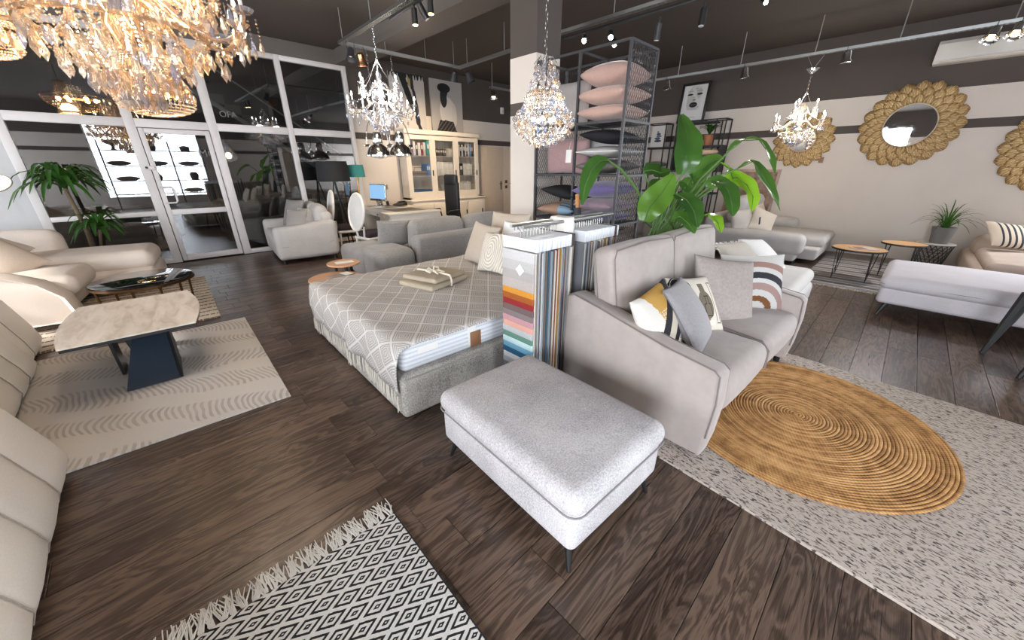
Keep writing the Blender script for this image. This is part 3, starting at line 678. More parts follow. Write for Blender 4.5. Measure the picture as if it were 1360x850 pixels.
# --- swatch books hanging in a row
def swatches():
    rk = thing('swatch_rack', 'steel rail rack that carries the fabric swatch books', 'rack', (1.63, 1.62, 0))
    m = MB()
    for y in (-.05, .05): m.tube([(-.02, y, 1.215), (.98, y, 1.215)], .011, 8)
    m.build('rail', M_galv, rk)
    for x in (.47, .985):
        MB().box((x, 0, .60), (.03, .04, 1.2)).build('post', M_dark, rk); MB().rbox((x, 0, .012), (.08, .34, .024), .008).build('foot', M_dark, rk)
    MB().rbox((.42, 0, 1.175), (.10, .14, .13), .01).build('bracket', M_white, rk)
    r3 = random.Random(11)
    pal = ['#8c8f96', '#7b7d82', '#b9b2a8', '#d8d2c8', '#9a948c', '#5f6063', '#a8a7a6', '#c7bfb3', '#6d6a66', '#8f8378', '#b7b9be', '#e0dcd5', '#77685c', '#9aa0a8']
    head_w = plain('swatch_header', '#dfe1e6', .5); hbm = MB().rbox((0, 0, 0), (.026, .30, .075), .004, seg=1, m=1); hmesh = None; bodies = []
    for k in range(7):
        bm = MB(); n = 9
        for q in range(4): bm.box((-.010+q*.0066, r3.uniform(-.006, .006), -.52+r3.uniform(-.012, .012)), (.0046, .285+r3.uniform(-.006, .006), .95))
        bodies.append(bm)
    xs = [.03+i*.029 for i in range(13)]+[.52+i*.029 for i in range(15)]
    ts = NT('mixed_swatch_cloth'); ir = ts.n.new('ShaderNodeNewGeometry').outputs['Random Per Island']; oi = ts.n.new('ShaderNodeObjectInfo').outputs['Random']
    q = ts.math('FRACT', ts.math('ADD', ts.math('MULTIPLY', oi, 9.7), ir)); stops = pal+['#a5792f', '#7a3a33', '#3f5f78', '#8fa0a8']
    cr = ts.ramp(q, [((k+.0)/len(stops), lin(c)) for k, c in enumerate(stops)]); ts.n['Color Ramp'].color_ramp.interpolation = 'CONSTANT'; ts.col(cr); ts.rough(.9); M_sw = ts.m
    hk = MB().tube([(0, 0, .03), (0, 0, .075), (.0, .03, .10), (0, .055, .095), (0, .055, .075)], .003, 5); hkm = None
    for i, x in enumerate(xs):
        lab = (ORD[i]+' swatch book from the front in the near hanging run by the bed') if i < 13 else (ORD[i-13]+' swatch book of the rear hanging run beyond the gap')
        if i == 0: lab = 'front swatch book with a ladder of coloured fabric strips beside the footstool'
        b = thing('swatch_book', lab, 'swatch book', (1.63+x-.02, 1.615, 1.11), r3.uniform(-.02, .02), 'fabric swatch books')
        if i == 0: del b['group']
        if hmesh is None: hmesh = hbm.build('header', head_w, b).data
        else: put('header', hmesh, b)
        c = M_sw
        o = bodies[i % 7].build('fabric_leaves', c, b, smooth=False)
        if hkm is None: hkm = hk.build('hook', M_galv, b).data
        else: put('hook', hkm, b)
        if i == 0:
            cols = ['#c3c1c1', '#b5b2b0', '#a8a29f', '#b0a6a1', '#c78a35', '#9a5526', '#8a2a2c', '#6b5a58', '#7d7172', '#b58a8e', '#cf9c8c', '#aeb2b4', '#5f8474', '#b9d2d3', '#6fa3bd', '#2c5f80', '#d9dde0', '#b1b4ba', '#80828a', '#2f3440']
            for q, cc in enumerate(cols):
                hgt = .062 if q < 4 else .041
                z = -.045-(q*.062 if q < 4 else 4*.062+(q-4)*.041)-hgt/2
                MB().rbox((-.020-.001*(q % 2), 0, z), (.016, .286+.004*math.sin(q*3), hgt*1.12), .006, Mloc(0, 0, 0), seg=2, m=2).build('swatch_strip', fabric('strip_%d' % q, cc, 150, .08, .2), b)
            MB().box((0, 0, 0), (.004, .055, .055), Matrix.Rotation(R(45), 4, 'X')).build('swatch_label', M_paper, b, loc=(-.033, -.03, -.16))
            MB().box((-.016, 0, -.99), (.006, .286, .11)).build('end_flap', plain('swatch_header', '#dfe1e6', .5), b)
        elif i in (12, 26): MB().box((0, 0, 0), (.028, .303, .078)).build('dark_band', plain('swatch_band', '#3a2d2a', .6), b)
    m = None
swatches()
# --- rugs
def bw_rug():
    T = thing('fringed_rug', 'black and white diamond cotton rug with a white tasselled end', 'rug', (-.42, .52, 0), R(-1.2))
    t = NT('black_white_diamonds'); s = t.sep(t.coord()); 
    x = t.math('ADD', s[0], t.math('MULTIPLY', t.math('SUBTRACT', t.noise(t.coord(), 60, 2), .5), .004)); y = t.math('ADD', s[1], t.math('MULTIPLY', t.math('SUBTRACT', t.noise(t.coord(), 60, 2), .5), .004))
    d = t.math('ADD', t.math('PINGPONG', t.math('DIVIDE', x, .0715), 1), t.math('PINGPONG', t.math('DIVIDE', y, .036), 1))
    # distance to the nearest diamond centre, folded about 1
    dd = t.math('MINIMUM', d, t.math('SUBTRACT', 2, d))
    f = t.math('MAXIMUM', t.math('LESS_THAN', dd, .24), t.math('MULTIPLY', t.math('GREATER_THAN', dd, .53), t.math('LESS_THAN', dd, .79)))
    hole = t.math('LESS_THAN', dd, .07)
    weave = t.noise(t.mapping(t.coord(), (1, 3, 1)), 170, 2)
    t.col(t.mix(t.math('MULTIPLY', f, t.math('SUBTRACT', 1, hole)), t.mix(weave, lin('#dad6d1'), lin('#f2efeb')), t.mix(weave, lin('#0f0f10'), lin('#2a292a')))); t.rough(.95)
    t.bump(t.math('ADD', weave, t.math('MULTIPLY', t.math('SINE', t.math('MULTIPLY', s[1], 900)), .2)), .6, .004)
    MB().rbox((0, 0, .007), (1.76, 1.62, .013), .005, seg=2, m=4).build('weave', t.m, T)
    MB().box((.879, 0, .007), (.006, 1.62, .0135)).build('selvedge', plain('selvedge', '#2a292a', .9), T)
    fr = plain('white_cotton_fringe', '#e3dfd8', .9); r4 = random.Random(2); vs_ = []
    for q in range(6):
        m = MB()
        for e in range(9):
            a = r4.uniform(-.012, .012); L = r4.uniform(.075, .115); b = a+r4.uniform(-.022, .022)
            m.tube([(a*.6, -.004, .008), (a, .012, .012), (b, L*.55, .007+.006*r4.random()), (b+r4.uniform(-.016, .016), L, .004)], [.0028, .003, .0026, .0018], 4)
        vs_.append(m)
    ms = []; n = 54
    for q in range(n):
        x = -.865+1.73*q/(n-1)
        if q < 6: ms.append(vs_[q].build('tassel', fr, T, loc=(x, .81, 0)).data)
        else: put('tassel', ms[r4.randrange(6)], T, (x, .81, 0), (0, 0, r4.uniform(-.25, .25)))
bw_rug()
def mottled_rug():
    t = NT('flecked_wool'); co = t.coord()
    n = t.noise(t.mapping(co, (74, 23, 1)), 1.3, 2, .6, .4); m = t.noise(t.mapping(co, (90, 24, 1), loc=(4, 2, 0)), 1.0, 2); k = t.noise(t.mapping(co, (80, 26, 1), loc=(9, 7, 0)), 1.2, 2, .6, .4)
    c = t.mix(m, lin('#a79a8f'), lin('#c9beb4')); c = t.mix(t.ramp(n, [(.565, (0, 0, 0)), (.61, (1, 1, 1))]), c, lin('#4d443f')); c = t.mix(t.ramp(k, [(.58, (0, 0, 0)), (.63, (1, 1, 1))]), c, lin('#7d6c62'))
    t.col(c); t.rough(.95); t.bump(t.math('ADD', m, n), .35, .005)
    o = MB().rbox((0, 0, .008), (2.06, 2.16, .016), .007, seg=2, m=4).build('flecked_rug', t.m, loc=(2.74, .03, 0), rot=(0, 0, R(-4.5)), sharp=60)
    tag(o, 'cream wool rug flecked with dark dashes under sofa and jute rug', 'rug')
mottled_rug()
def jute_rug():
    t = NT('braided_jute'); co = t.coord(); s = t.sep(co)
    a = t.math('ARCTAN2', s[1], s[0]); rr = t.math('SQRT', t.math('ADD', t.math('MULTIPLY', s[0], s[0]), t.math('MULTIPLY', s[1], s[1])))
    br = t.math('SINE', t.math('ADD', t.math('MULTIPLY', t.math('MULTIPLY', a, rr), 330), t.math('MULTIPLY', rr, 500)))
    n = t.noise(co, 16, 4); oi = t.n.new('ShaderNodeObjectInfo').outputs['Random']; f = t.math('ADD', t.math('ADD', t.math('MULTIPLY', n, .55), t.math('MULTIPLY', br, .06)), t.math('MULTIPLY', oi, .20))
    t.col(t.ramp(f, [(.20, lin('#8d6236')), (.38, lin('#c4935a')), (.60, lin('#dfb27c'))])); t.rough(.9); t.bump(br, .3, .003)
    T = thing('jute_rug', 'oval braided jute rug lying on the flecked rug before the sofa', 'rug', (2.77, .13, .016), R(-8))
    N = 42; m = MB(); rad = .80
    for k in range(N):
        r1 = rad*(k+.5)/N; w = rad/N/2
        m = MB(); m.ring([(r1-w, .006), (r1-w*.6, .0112), (r1, .013), (r1+w*.6, .0112), (r1+w, .006), (r1, .001)], 64 if k > 8 else 32)
        m.build('braid', t.m, T, sharp=0).scale = (1.0, .94, 1)
jute_rug()
def cream_rug():
    t = NT('carved_cream_pile'); co = t.coord(); s = t.sep(co)
    n = t.noise(co, 2.0, 2); fan = t.math('SINE', t.math('ADD', t.math('MULTIPLY', s[0], 170), t.math('ADD', t.math('MULTIPLY', t.math('SINE', t.math('ADD', t.math('MULTIPLY', s[1], 9), t.math('MULTIPLY', s[0], 4))), 9), t.math('MULTIPLY', n, 30))))
    mask = t.ramp(t.math('ADD', t.math('SINE', t.math('ADD', t.math('MULTIPLY', s[1], 14), t.math('ADD', t.math('MULTIPLY', s[0], 6), t.math('MULTIPLY', n, 5)))), t.math('MULTIPLY', n, 1.6)), [(.55, (0, 0, 0)), (.85, (1, 1, 1))])
    f = t.math('MULTIPLY', mask, t.math('GREATER_THAN', fan, .1)); p = t.noise(co, 240, 2)
    c = t.mix(t.math('MULTIPLY', f, t.math('ADD', t.noise(co, 6, 3), .1)), t.mix(p, lin('#bfb7b0'), lin('#d6d0c9')), lin('#9f958d')); t.col(c); t.rough(.95); t.bump(t.math('ADD', p, t.math('MULTIPLY', f, -.8)), .5, .006)
    o = MB().rbox((0, 0, .007), (2.3, 2.03, .014), .006, seg=2, m=4).build('cream_rug', t.m, loc=(-.70, 3.805, 0), rot=(0, 0, R(-2.2)), sharp=60); tag(o, 'cream carved pile rug under the stone topped coffee table', 'rug')
    t2 = NT('striped_beige_pile'); y = t2.sep(t2.coord())[1]; st = t2.math('GREATER_THAN', t2.math('PINGPONG', t2.math('ADD', t2.math('MULTIPLY', y, 7), t2.math('MULTIPLY', t2.noise(t2.coord(), 30, 2), .25)), .5), .36)
    dsh = t2.math('GREATER_THAN', t2.noise(t2.mapping(t2.coord(), (70, 10, 1)), 1, 1), .42)
    t2.col(t2.mix(t2.math('MULTIPLY', st, dsh), lin('#cbbdac'), lin('#6a5c50'))); t2.rough(.95); t2.bump(t2.noise(t2.coord(), 150, 2), .4, .005)
    o = MB().rbox((0, 0, .006), (1.7, 2.2, .012), .005, seg=2, m=4).build('striped_rug', t2.m, loc=(-.50, 6.13, 0), rot=(0, 0, R(-2.5)), sharp=60); tag(o, 'beige rug with thin dashed dark stripes under the round glass table', 'rug')
cream_rug()
# --- stone topped coffee table
def stone_table():
    T = thing('coffee_table', 'coffee table with beige stone top and black V shaped base', 'table', (-.28, 4.08, 0), R(-2))
    P = []; hx, hy = .355, .565
    for k in range(12): a = k/11; P.append((hx+.055*math.sin(a*math.pi), -hy*.93+2*hy*.93*a))
    for k in range(12): a = k/11; P.append((-hx-.05*math.sin(a*math.pi), hy*.93-2*hy*.93*a))
    t = NT('beige_travertine'); co = t.coord(); n = t.noise(t.mapping(co, (5, 1.1, 1), (0, 0, R(20))), 2.4, 4, .6, .8); t.col(t.ramp(n, [(.3, lin('#b7a797')), (.5, lin('#d2c6b8')), (.7, lin('#ddd2c6'))])); t.rough(.42)
    MB().prism(P, .448, .460).build('table_top', t.m, T, sharp=40)
    MB().prism([(x*.985, y*.99) for x, y in P], .425, .448).build('under_frame', M_black, T)
    nv = plain('blue_black_steel', '#27323f', .4)
    def slab(pts, mat, nm, th=.02):
        a, b, c, d = (Vector(p) for p in pts); nrm = (b-a).cross(d-a).normalized()*th
        m = MB(); m.add([a, b, c, d, a+nrm, b+nrm, c+nrm, d+nrm], [(0, 1, 2, 3), (7, 6, 5, 4), (0, 4, 5, 1), (1, 5, 6, 2), (2, 6, 7, 3), (3, 7, 4, 0)]); m.build(nm, mat, T, smooth=False)
    # two splayed plates that cross under the top
    slab([(-.15, -.45, .014), (.15, -.45, .014), (.15, -.08, .425), (-.01, -.08, .425)], nv, 'sloping_plate')
    slab([(.15, -.45, .014), (.15, -.02, .014), (.15, .10, .425), (.15, -.10, .425)], M_black, 'side_plate')
    slab([(-.17, .10, .014), (-.17, -.10, .014), (-.17, -.13, .425), (-.17, .10, .425)], M_black, 'side_plate')
    slab([(-.15, .40, .014), (-.15, .08, .425), (.15, .08, .425), (.15, .40, .014)], nv, 'sloping_plate')
    MB().box((0, 0, .40), (.34, .5, .045)).build('cross_frame', M_black, T)
stone_table()
# ------------------------------------------------------------------ left side
def channel_sofa():
    S = thing('channel_sofa', 'cream leather sofa with stitched channels beside the stone topped coffee table', 'sofa', (0, 0, 0))
    def run(nm, xf, y0, y1, top, seams, r=.20, back=-2.1):
        # cushion with a waterfall front at x=xf, seams across it
        prof = [(back, .06), (back, top-.06), (back+.06, top)]
        for k in range(9): a = R(90-k*80/8); prof.append((xf-.10-r+r*math.cos(a)*1.0, top-r*.9+r*.9*math.sin(a)))
        prof += [(xf-.03, top*.35), (xf-.01, .10), (xf-.03, .05)]
        vs = []; fs = []; ys = []
        for a, b in zip([y0]+seams, seams+[y1]):
            for q in (0, .06, .2, .5, .8, .94): ys.append((a+(b-a)*q, math.sin(math.pi*q)))
        ys.append((y1, 0)); n = len(prof)
        for y, s in ys:
            e = .016*(s**.5)-.016
            for (x, z) in prof:
                d = Vector((x-(xf-.6), z-top*.3)); 
                if d.length > 1e-6: d = d*(1+e/max(.2, d.length))
                vs.append((xf-.6+d.x, y, top*.3+d.y))
        for i in range(len(ys)-1):
            for j in range(n-1): a = i*n+j; fs.append((a, a+1, a+n+1, a+n))
        fs.append(tuple(reversed(range(n)))); fs.append(tuple((len(ys)-1)*n+j for j in range(n)))
        m = MB(); m.add(vs, fs); o = m.build(nm, M_cream_leather, S, sharp=50)
        for y in seams:
            MB().tube([(xf-.6+(x-(xf-.6))*.985, y, z-.006) for x, z in prof[2:]], .003, 4).build('seam', plain('leather_seam', '#a3988b', .8), o)
        return o
    run('footrest', -.64, .2, 2.84, .53, [.55, .95, 1.35, 1.75, 2.12, 2.47], .15)
    run('seat_section', -.93, 2.87, 4.55, .52, [3.2, 3.55, 3.92, 4.22])
    run('end_section', -.97, 4.57, 5.25, .60, [4.80])
    MB().rbox((-2.05, 3.0, .45), (.35, 4.5, .86), .12, bulge=(.03, 0, .02)).build('backrest', M_cream_leather, S)
    for y in (.6, 2.7, 5.0): MB().cyl((-1.05, y, 0), (-1.05, y, .08), .02).build('leg', M_black, S)
channel_sofa()
def cream_sofa():
    S = thing('curved_sofa', 'cream fabric corner sofa with a rounded near arm and long far chaise', 'sofa', (-1.15, 6.35, 0), R(-8))
    f = M_cream_boucle
    MB().rbox((-.35, .42, .20), (1.35, 1.85, .28), .08).build('base', f, S)
    # near arm: a tall lobe seen from outside
    prof = [(.42, .08), (.50, .16), (.46, .34), (.32, .50), (.10, .61), (-.18, .66), (-.55, .66), (-.85, .60), (-.95, .40), (-.95, .08)]
    m = MB(); n = len(prof); vs = []; fs = []
    lay = [(-.64, .92), (-.67, .97), (-.64, 1.0), (-.50, 1.0), (-.42, .97), (-.40, .9)]
    for y, s in lay:
        for x, z in prof: vs.append((-.25+(x+.25)*s, y, .3+(z-.3)*s))
    for i in range(len(lay)-1):
        for j in range(n): a, b = i*n+j, i*n+(j+1) % n; fs.append((a, b, b+n, a+n))
    fs.append(tuple(range(n))); fs.append(tuple(reversed(range(5*n, 6*n)))); m.add(vs, fs); m.build('armrest', f, S, sharp=60)
    MB().rbox((.02, -.02, .40), (.95, .78, .22), .09, bulge=(0, 0, .03), seg=4).build('seat_cushion', f, S)
    MB().rbox((.20, .92, .43), (1.62, .80, .24), .105, bulge=(0, 0, .02), seg=4).build('chaise_cushion', f, S)
    MB().rbox((.18, .90, .22), (1.66, .86, .24), .07).build('chaise_base', f, S)
    MB().rbox((-.85, .35, .48), (.30, 1.95, .62), .13, bulge=(.03, 0, .02)).build('back_frame', f, S)
    MB().rbox((-.60, -.02, .66), (.28, .80, .42), .12, Mloc(0, 0, 0, 0, R(-8)), bulge=(.03, 0, .02)).build('back_cushion', f, S)
    MB().rbox((-.45, 1.34, .52), (1.1, .26, .56), .12, bulge=(0, .02, .03)).build('side_back', f, S)
    for x, y in ((.35, -.55), (.95, .6), (.95, 1.2)): MB().cyl((x, y, 0), (x, y, .1), .02).build('leg', M_black, S)
    cushion('scatter_cushion', 'long beige cushion lying across the seat of the cream corner sofa', fabric('sand_cloth', '#d2c1b1', 130, .06, .15), .66, .46, .17, (-1.27, 6.46, .70), (R(28), R(38), R(-30)))
    cushion('scatter_cushion', 'pale cushion leaning on the back of the cream corner sofa behind the long one', fabric('pale_cloth', '#dfd3c8', 130, .05, .15), .60, .42, .16, (-1.38, 6.98, .74), (R(22), R(30), R(-12)))
cream_sofa()
def glass_table():
    T = thing('round_glass_table', 'round black glass table on bronze legs reflecting the chandelier', 'table', (-.21, 5.68, .012), 0)
    MB().lathe([(0, .388), (.42, .388), (.43, .392), (.43, .400), (.42, .404), (0, .404)], 40).build('glass_top', plain('black_glass', '#0c0d0f', .03, spec=.9), T)
    MB().ring([(.425, .362), (.44, .362), (.44, .388), (.425, .388)], 40).build('rim', M_bronze, T)
    for k in range(6):
        a = R(k*60+15); x, y = .40*math.cos(a), .40*math.sin(a)
        MB().tube([(x, y, .375), (x*.93, y*.93, 0)], .012, 8).build('leg', M_bronze, T)
    m = MB()
    for k in range(3): a = R(k*60+15); m.tube([(.38*math.cos(a), .38*math.sin(a), .10), (-.38*math.cos(a), -.38*math.sin(a), .10)], .007, 6)
    m.build('stretcher', M_bronze, T)
glass_table()
# ---- leaves
def leaf_mesh(mb, pts, w, up=Vector((0, 0, 1)), fold=.25, prof=None, mi=0, wave=0, n=None):
    """blade along the points, width w times profile, folded on the midrib"""
    P = [Vector(p) for p in pts]
    # resample by Catmull-Rom
    Q = []
    n = n or 10
    def cr(p0, p1, p2, p3, t): return .5*((2*p1)+(-p0+p2)*t+(2*p0-5*p1+4*p2-p3)*t*t+(-p0+3*p1-3*p2+p3)*t**3)
    PP = [P[0]*2-P[1]]+P+[P[-1]*2-P[-2]]
    tot = len(P)-1
    for i in range(n+1):
        s = i/n*tot; k = min(int(s), tot-1); Q.append(cr(PP[k], PP[k+1], PP[k+2], PP[k+3], s-k))
    vs = []; uv = []; fs = []; side0 = None
    for i, q in enumerate(Q):
        t = (Q[min(i+1, n)]-Q[max(i-1, 0)]).normalized(); sd = t.cross(up)
        if sd.length < .15 and side0 is not None: sd = side0.copy()
        sd.normalize()
        if side0 is not None and sd.dot(side0) < 0: sd = -sd
        side0 = sd; nn = sd.cross(t)
        s = i/n; wd = w*(prof(s) if prof else (math.sin(math.pi*min(1, s*.94+.03))**.62))/2
        for e in (-1, -.5, 0, .5, 1):
            z = abs(e)*fold*wd+wave*math.sin(s*19+e*2)*abs(e)*wd
            vs.append(q+sd*wd*e+nn*z); uv.append(((e+1)/2, s+.001))
    for i in range(n):
        for j in range(4): a = i*5+j; fs.append((a, a+1, a+6, a+5))
    return mb.add(vs, fs, None, mi, uv)
def dracaena():
    T = thing('dracaena', 'tall dracaena with two leafy heads before the glass partition', 'plant', (-.70, 8.25, 0))
    MB().lathe([(0, 0), (.14, 0), (.18, .32), (.165, .32), (.15, .28), (0, .28)], 20).build('pot', M_potg, T)
    r5 = random.Random(4)
    st = [(0, 0, .28), (.02, 0, .7), (-.01, .0, 1.28)]; s2 = [(.05, .02, .28), (.12, -.04, .55), (.16, -.06, .70)]
    tr = plain('dracaena_trunk', '#6a5a47', .9); MB().tube(st, [.03, .026, .022], 8).build('trunk', tr, T); MB().tube(s2, [.02, .018, .016], 8).build('trunk', tr, T)
    for (c, n, L) in ((Vector(st[-1]), 34, .62), (Vector(s2[-1]), 26, .42)):
        for k in range(n):
            a = R(k*137.5); e = .15+.85*((k+.5)/n); d = Vector((math.cos(a), math.sin(a), 0)); l = L*(.75+.35*r5.random())
            up_ = 1-e; p1 = c+d*l*.35*(.6+.4*e)+Vector((0, 0, l*(.15+.45*up_))); p2 = c+d*l*.75*(.5+.5*e)+Vector((0, 0, l*(.10+.6*up_)-.08*e)); p3 = c+d*l*(.55+.45*e)+Vector((0, 0, l*(.1+.4*up_)-.30*e*l-.1*e))
            m = MB(); leaf_mesh(m, [c, p1, p2, p3], .062, fold=.3, n=7, prof=lambda s: max(.05, math.sin(math.pi*min(1, s*.85+.12))**.8)); m.build('leaf', M_leafd, T, sharp=0)
dracaena()
def lit_lamp():
    T = thing('floor_lamp', 'white lit lamp shade cut by the left picture edge', 'lamp', (-1.43, 8.05, 0))
    MB().lathe([(0, 0), (.15, 0), (.15, .02), (.02, .035), (0, .035)], 20).build('base', M_brass, T)
    MB().tube([(0, 0, .03), (0, 0, 1.40), (.03, 0, 1.47), (.10, 0, 1.48)], .012).build('pole', M_brass, T)
    Mh = Matrix.Translation((.12, 0, 1.47)) @ Vector((.35, -.55, -.76)).to_track_quat('-Z', 'Y').to_matrix().to_4x4()
    MB().ring([(.05, .0), (.17, -.15), (.165, -.15), (.045, 0)], 24, Mh).build('lamp_shade', plain('olive_shade', '#7a7560', .7), T)
    MB().lathe([(0, -.142), (.16, -.142), (.16, -.139), (0, -.139)], 24, Mh).build('diffuser', emit('lamp_diffuser', '#fff2df', 2.0), T)
lit_lamp()
# ------------------------------------------------------------------ back: office corner and sofas
def small_sofa():
    S = thing('loveseat', 'light grey loveseat before the glass partition with grey cushions on it', 'sofa', (1.42, 7.10, 0), R(-6))
    f = M_lightgrey      # faces -x, length along y
    MB().rbox((.47, .74, .20), (.90, 1.40, .26), .05).build('base', f, S)
    for y in (.10, 1.40):
        def fn(x, y_, z):
            return [x, y_, z+.10*max(0, x)**1*(1 if z > 0 else 0)+(.02 if z > 0 else 0)*math.sin(x*6)]
        a = MB().rbox((.50, y, .36), (.98, .20, .56), .07, bulge=(.01, .015, .01), m=6, fn=fn, seg=4).build('armrest', f, S)
        MB().tube([(.08, y-.104, .30), (.5, y-.108, .315), (.9, y-.104, .33)], .004, 5).build('seam', M_seam, a)
    MB().rbox((.36, .75, .40), (.72, 1.10, .18), .07, bulge=(0, 0, .025), seg=4).build('seat_cushion', f, S)
    MB().rbox((.88, .75, .52), (.20, 1.30, .62), .08).build('back_frame', f, S)
    for y in (.45, 1.04): MB().rbox((.78, y, .76), (.20, .60, .42), .09, Mloc(0, 0, 0, 0, R(3)), bulge=(.02, 0, .02), seg=4).build('back_cushion', f, S)
    for x, y in ((.08, .08), (.9, .08), (.08, 1.42), (.9, 1.42)): MB().cyl((x, y, 0), (x, y, .08), .025).build('leg', M_black, S)
    g = fabric('storm_grey', '#8f8a86', 110, .1, .2)
    cushion('grey_cushion', 'large dark grey cushion leaning in the loveseat corner', g, .50, .50, .16, (2.02, 8.02, .76), stand(R(22), R(-70), 0))
    cushion('grey_cushion', 'mid grey cushion with light edge standing at the front of the loveseat', fabric('pebble_grey', '#9c9793', 110, .1, .2), .40, .40, .13, (1.92, 7.52, .68), stand(R(34), R(-50), R(4)), piping=M_cream)
    cushion('grey_cushion', 'small grey white edged cushion by the near arm of the loveseat', fabric('pebble_grey', '#9c9793', 110, .1, .2), .42, .42, .14, (2.12, 7.42, .68), stand(R(26), R(-35), 0), piping=M_cream)
small_sofa()
def charcoal_sofa():
    S = thing('corner_sofa', 'charcoal chenille sofa standing with its back to the bed', 'sofa', (1.98, 4.46, 0), R(-2))
    f = M_midgrey     # back along x at y=0, faces +y
    MB().rbox((1.25, .62, .20), (2.4, 1.15, .30), .05).build('base', f, S)
    MB().rbox((1.52, .10, .38), (1.95, .20, .62), .06, bulge=(.0, .015, .012), m=6).build('back_frame', f, S)
    MB().rbox((.26, .30, .32), (.52, .62, .46), .10, bulge=(.01, .01, .02), seg=4).build('armrest', f, S)
    MB().rbox((.30, 1.05, .28), (.62, .90, .36), .09, bulge=(0, 0, .02)).build('chaise_end', f, S)
    MB().rbox((1.5, .70, .42), (1.8, .9, .16), .06, bulge=(0, 0, .02)).build('seat_cushion', f, S)
    for x, w in ((1.02, .88), (1.92, .86)): MB().rbox((x, .34, .62), (w, .24, .42), .10, Mloc(0, 0, 0, R(6)), bulge=(0, .03, .035), seg=4, m=5).build('back_cushion', f, S)
    for x in (.1, 2.4):
        for y in (.08, 1.1): MB().cyl((x, y, 0), (x, y, .06), .025).build('leg', M_black, S)
    cushion('charcoal_cushion', 'charcoal cushion standing behind the arm of the charcoal sofa', f, .46, .42, .17, (2.50, 5.05, .66), stand(R(18), R(165), R(3)))
charcoal_sofa()
def oak_nest():
    for (x, y, z, r, lab, o) in ((1.55, 4.50, .50, .185, 'smaller and higher round oak side table with a paper on it', 20), (1.33, 4.20, .42, .27, 'wider and lower round oak side table half hidden behind the bed', 50)):
        T = thing('oak_side_table', lab, 'side table', (x, y, 0), 0)
        MB().lathe([(0, z-.022), (r-.006, z-.022), (r, z-.016), (r, z-.004), (r-.004, z), (0, z)], 36).build('table_top', oak_mat('oak_top', '#b98a68', '#d0a684'), T)
        for k in range(3):
            a = R(o+120*k); MB().tube([(r*.5*math.cos(a), r*.5*math.sin(a), z-.02), (r*.72*math.cos(a), r*.72*math.sin(a), 0)], [.018, .012], 8).build('leg', M_black, T)
    o = MB().box((0, 0, .002), (.20, .11, .004)).build('price_card', M_paper, loc=(1.56, 4.50, .50), rot=(0, 0, R(-8))); tag(o, 'white price card on the smaller oak table', 'card')
    o = MB().box((0, 0, .006), (.26, .15, .012), ch=.002).build('magazine', plain('magazine_cover', '#8c7f74', .5), loc=(1.40, 4.22, .42), rot=(0, 0, R(10))); tag(o, 'magazine on the wider oak table next to the bed', 'magazine')
    MB().box((.07, .0, .0135), (.09, .14, .003)).build('cover_picture', M_paper, o)
oak_nest()
def desk():
    D = thing('writing_desk', 'cream panelled pedestal desk with dark inlaid writing pads', 'desk', (3.70, 7.25, 0), R(-3))
    m = M_cream; hx, hy = .52, .88
    MB().rbox((0, 0, .765), (2*hx+.04, 2*hy+.04, .035), .008, seg=2).build('desk_top', m, D)
    MB().box((0, 0, .72), (2*hx-.04, 2*hy-.04, .06)).build('apron', m, D)
    for s in (-1, 1):
        p = MB().box((0, s*(hy-.26), .36), (2*hx-.06, .50, .66), ch=.006).build('pedestal', m, D)
        MB().box((0, s*(hy-.26), .04), (2*hx, .56, .08), ch=.008).build('plinth', m, D)
        for k in range(3):
            dr = MB().rbox((-hx+.025, s*(hy-.26), .60-k*.19), (.02, .42, .17), .006, seg=1).build('drawer', m, D); MB().sph((-hx, s*(hy-.26), .60-k*.19), .016, 8).build('knob', M_black, dr)
        # end panel mouldings
        for k in (-1, 1):
            for z, h in ((.58, .12), (.30, .34)):
                MB().ring([(.0, .0)]*3, 3).v if False else None
                f = MB(); w = .40; cx = k*.24
                y = s*(hy-.005)
                for a in (-1, 1): f.box((cx+a*w/2, y, z), (.014, .016, h)); f.box((cx, y, z+a*h/2), (w, .016, .014))
                f.build('moulding', m, D)
    for k, y in enumerate((-.42, .42)): MB().box((.0, y, .784), (.62, .62, .004)).build('writing_pad', plain('grey_leather_pad', '#7d746b', .6), D)
    for y in (-.35, .35):
        dr = MB().rbox((-hx+.015, y, .72), (.02, .55, .07), .005, seg=1).build('drawer', m, D); MB().sph((-hx-.002, y, .72), .014, 8).build('knob', M_black, dr)
desk()
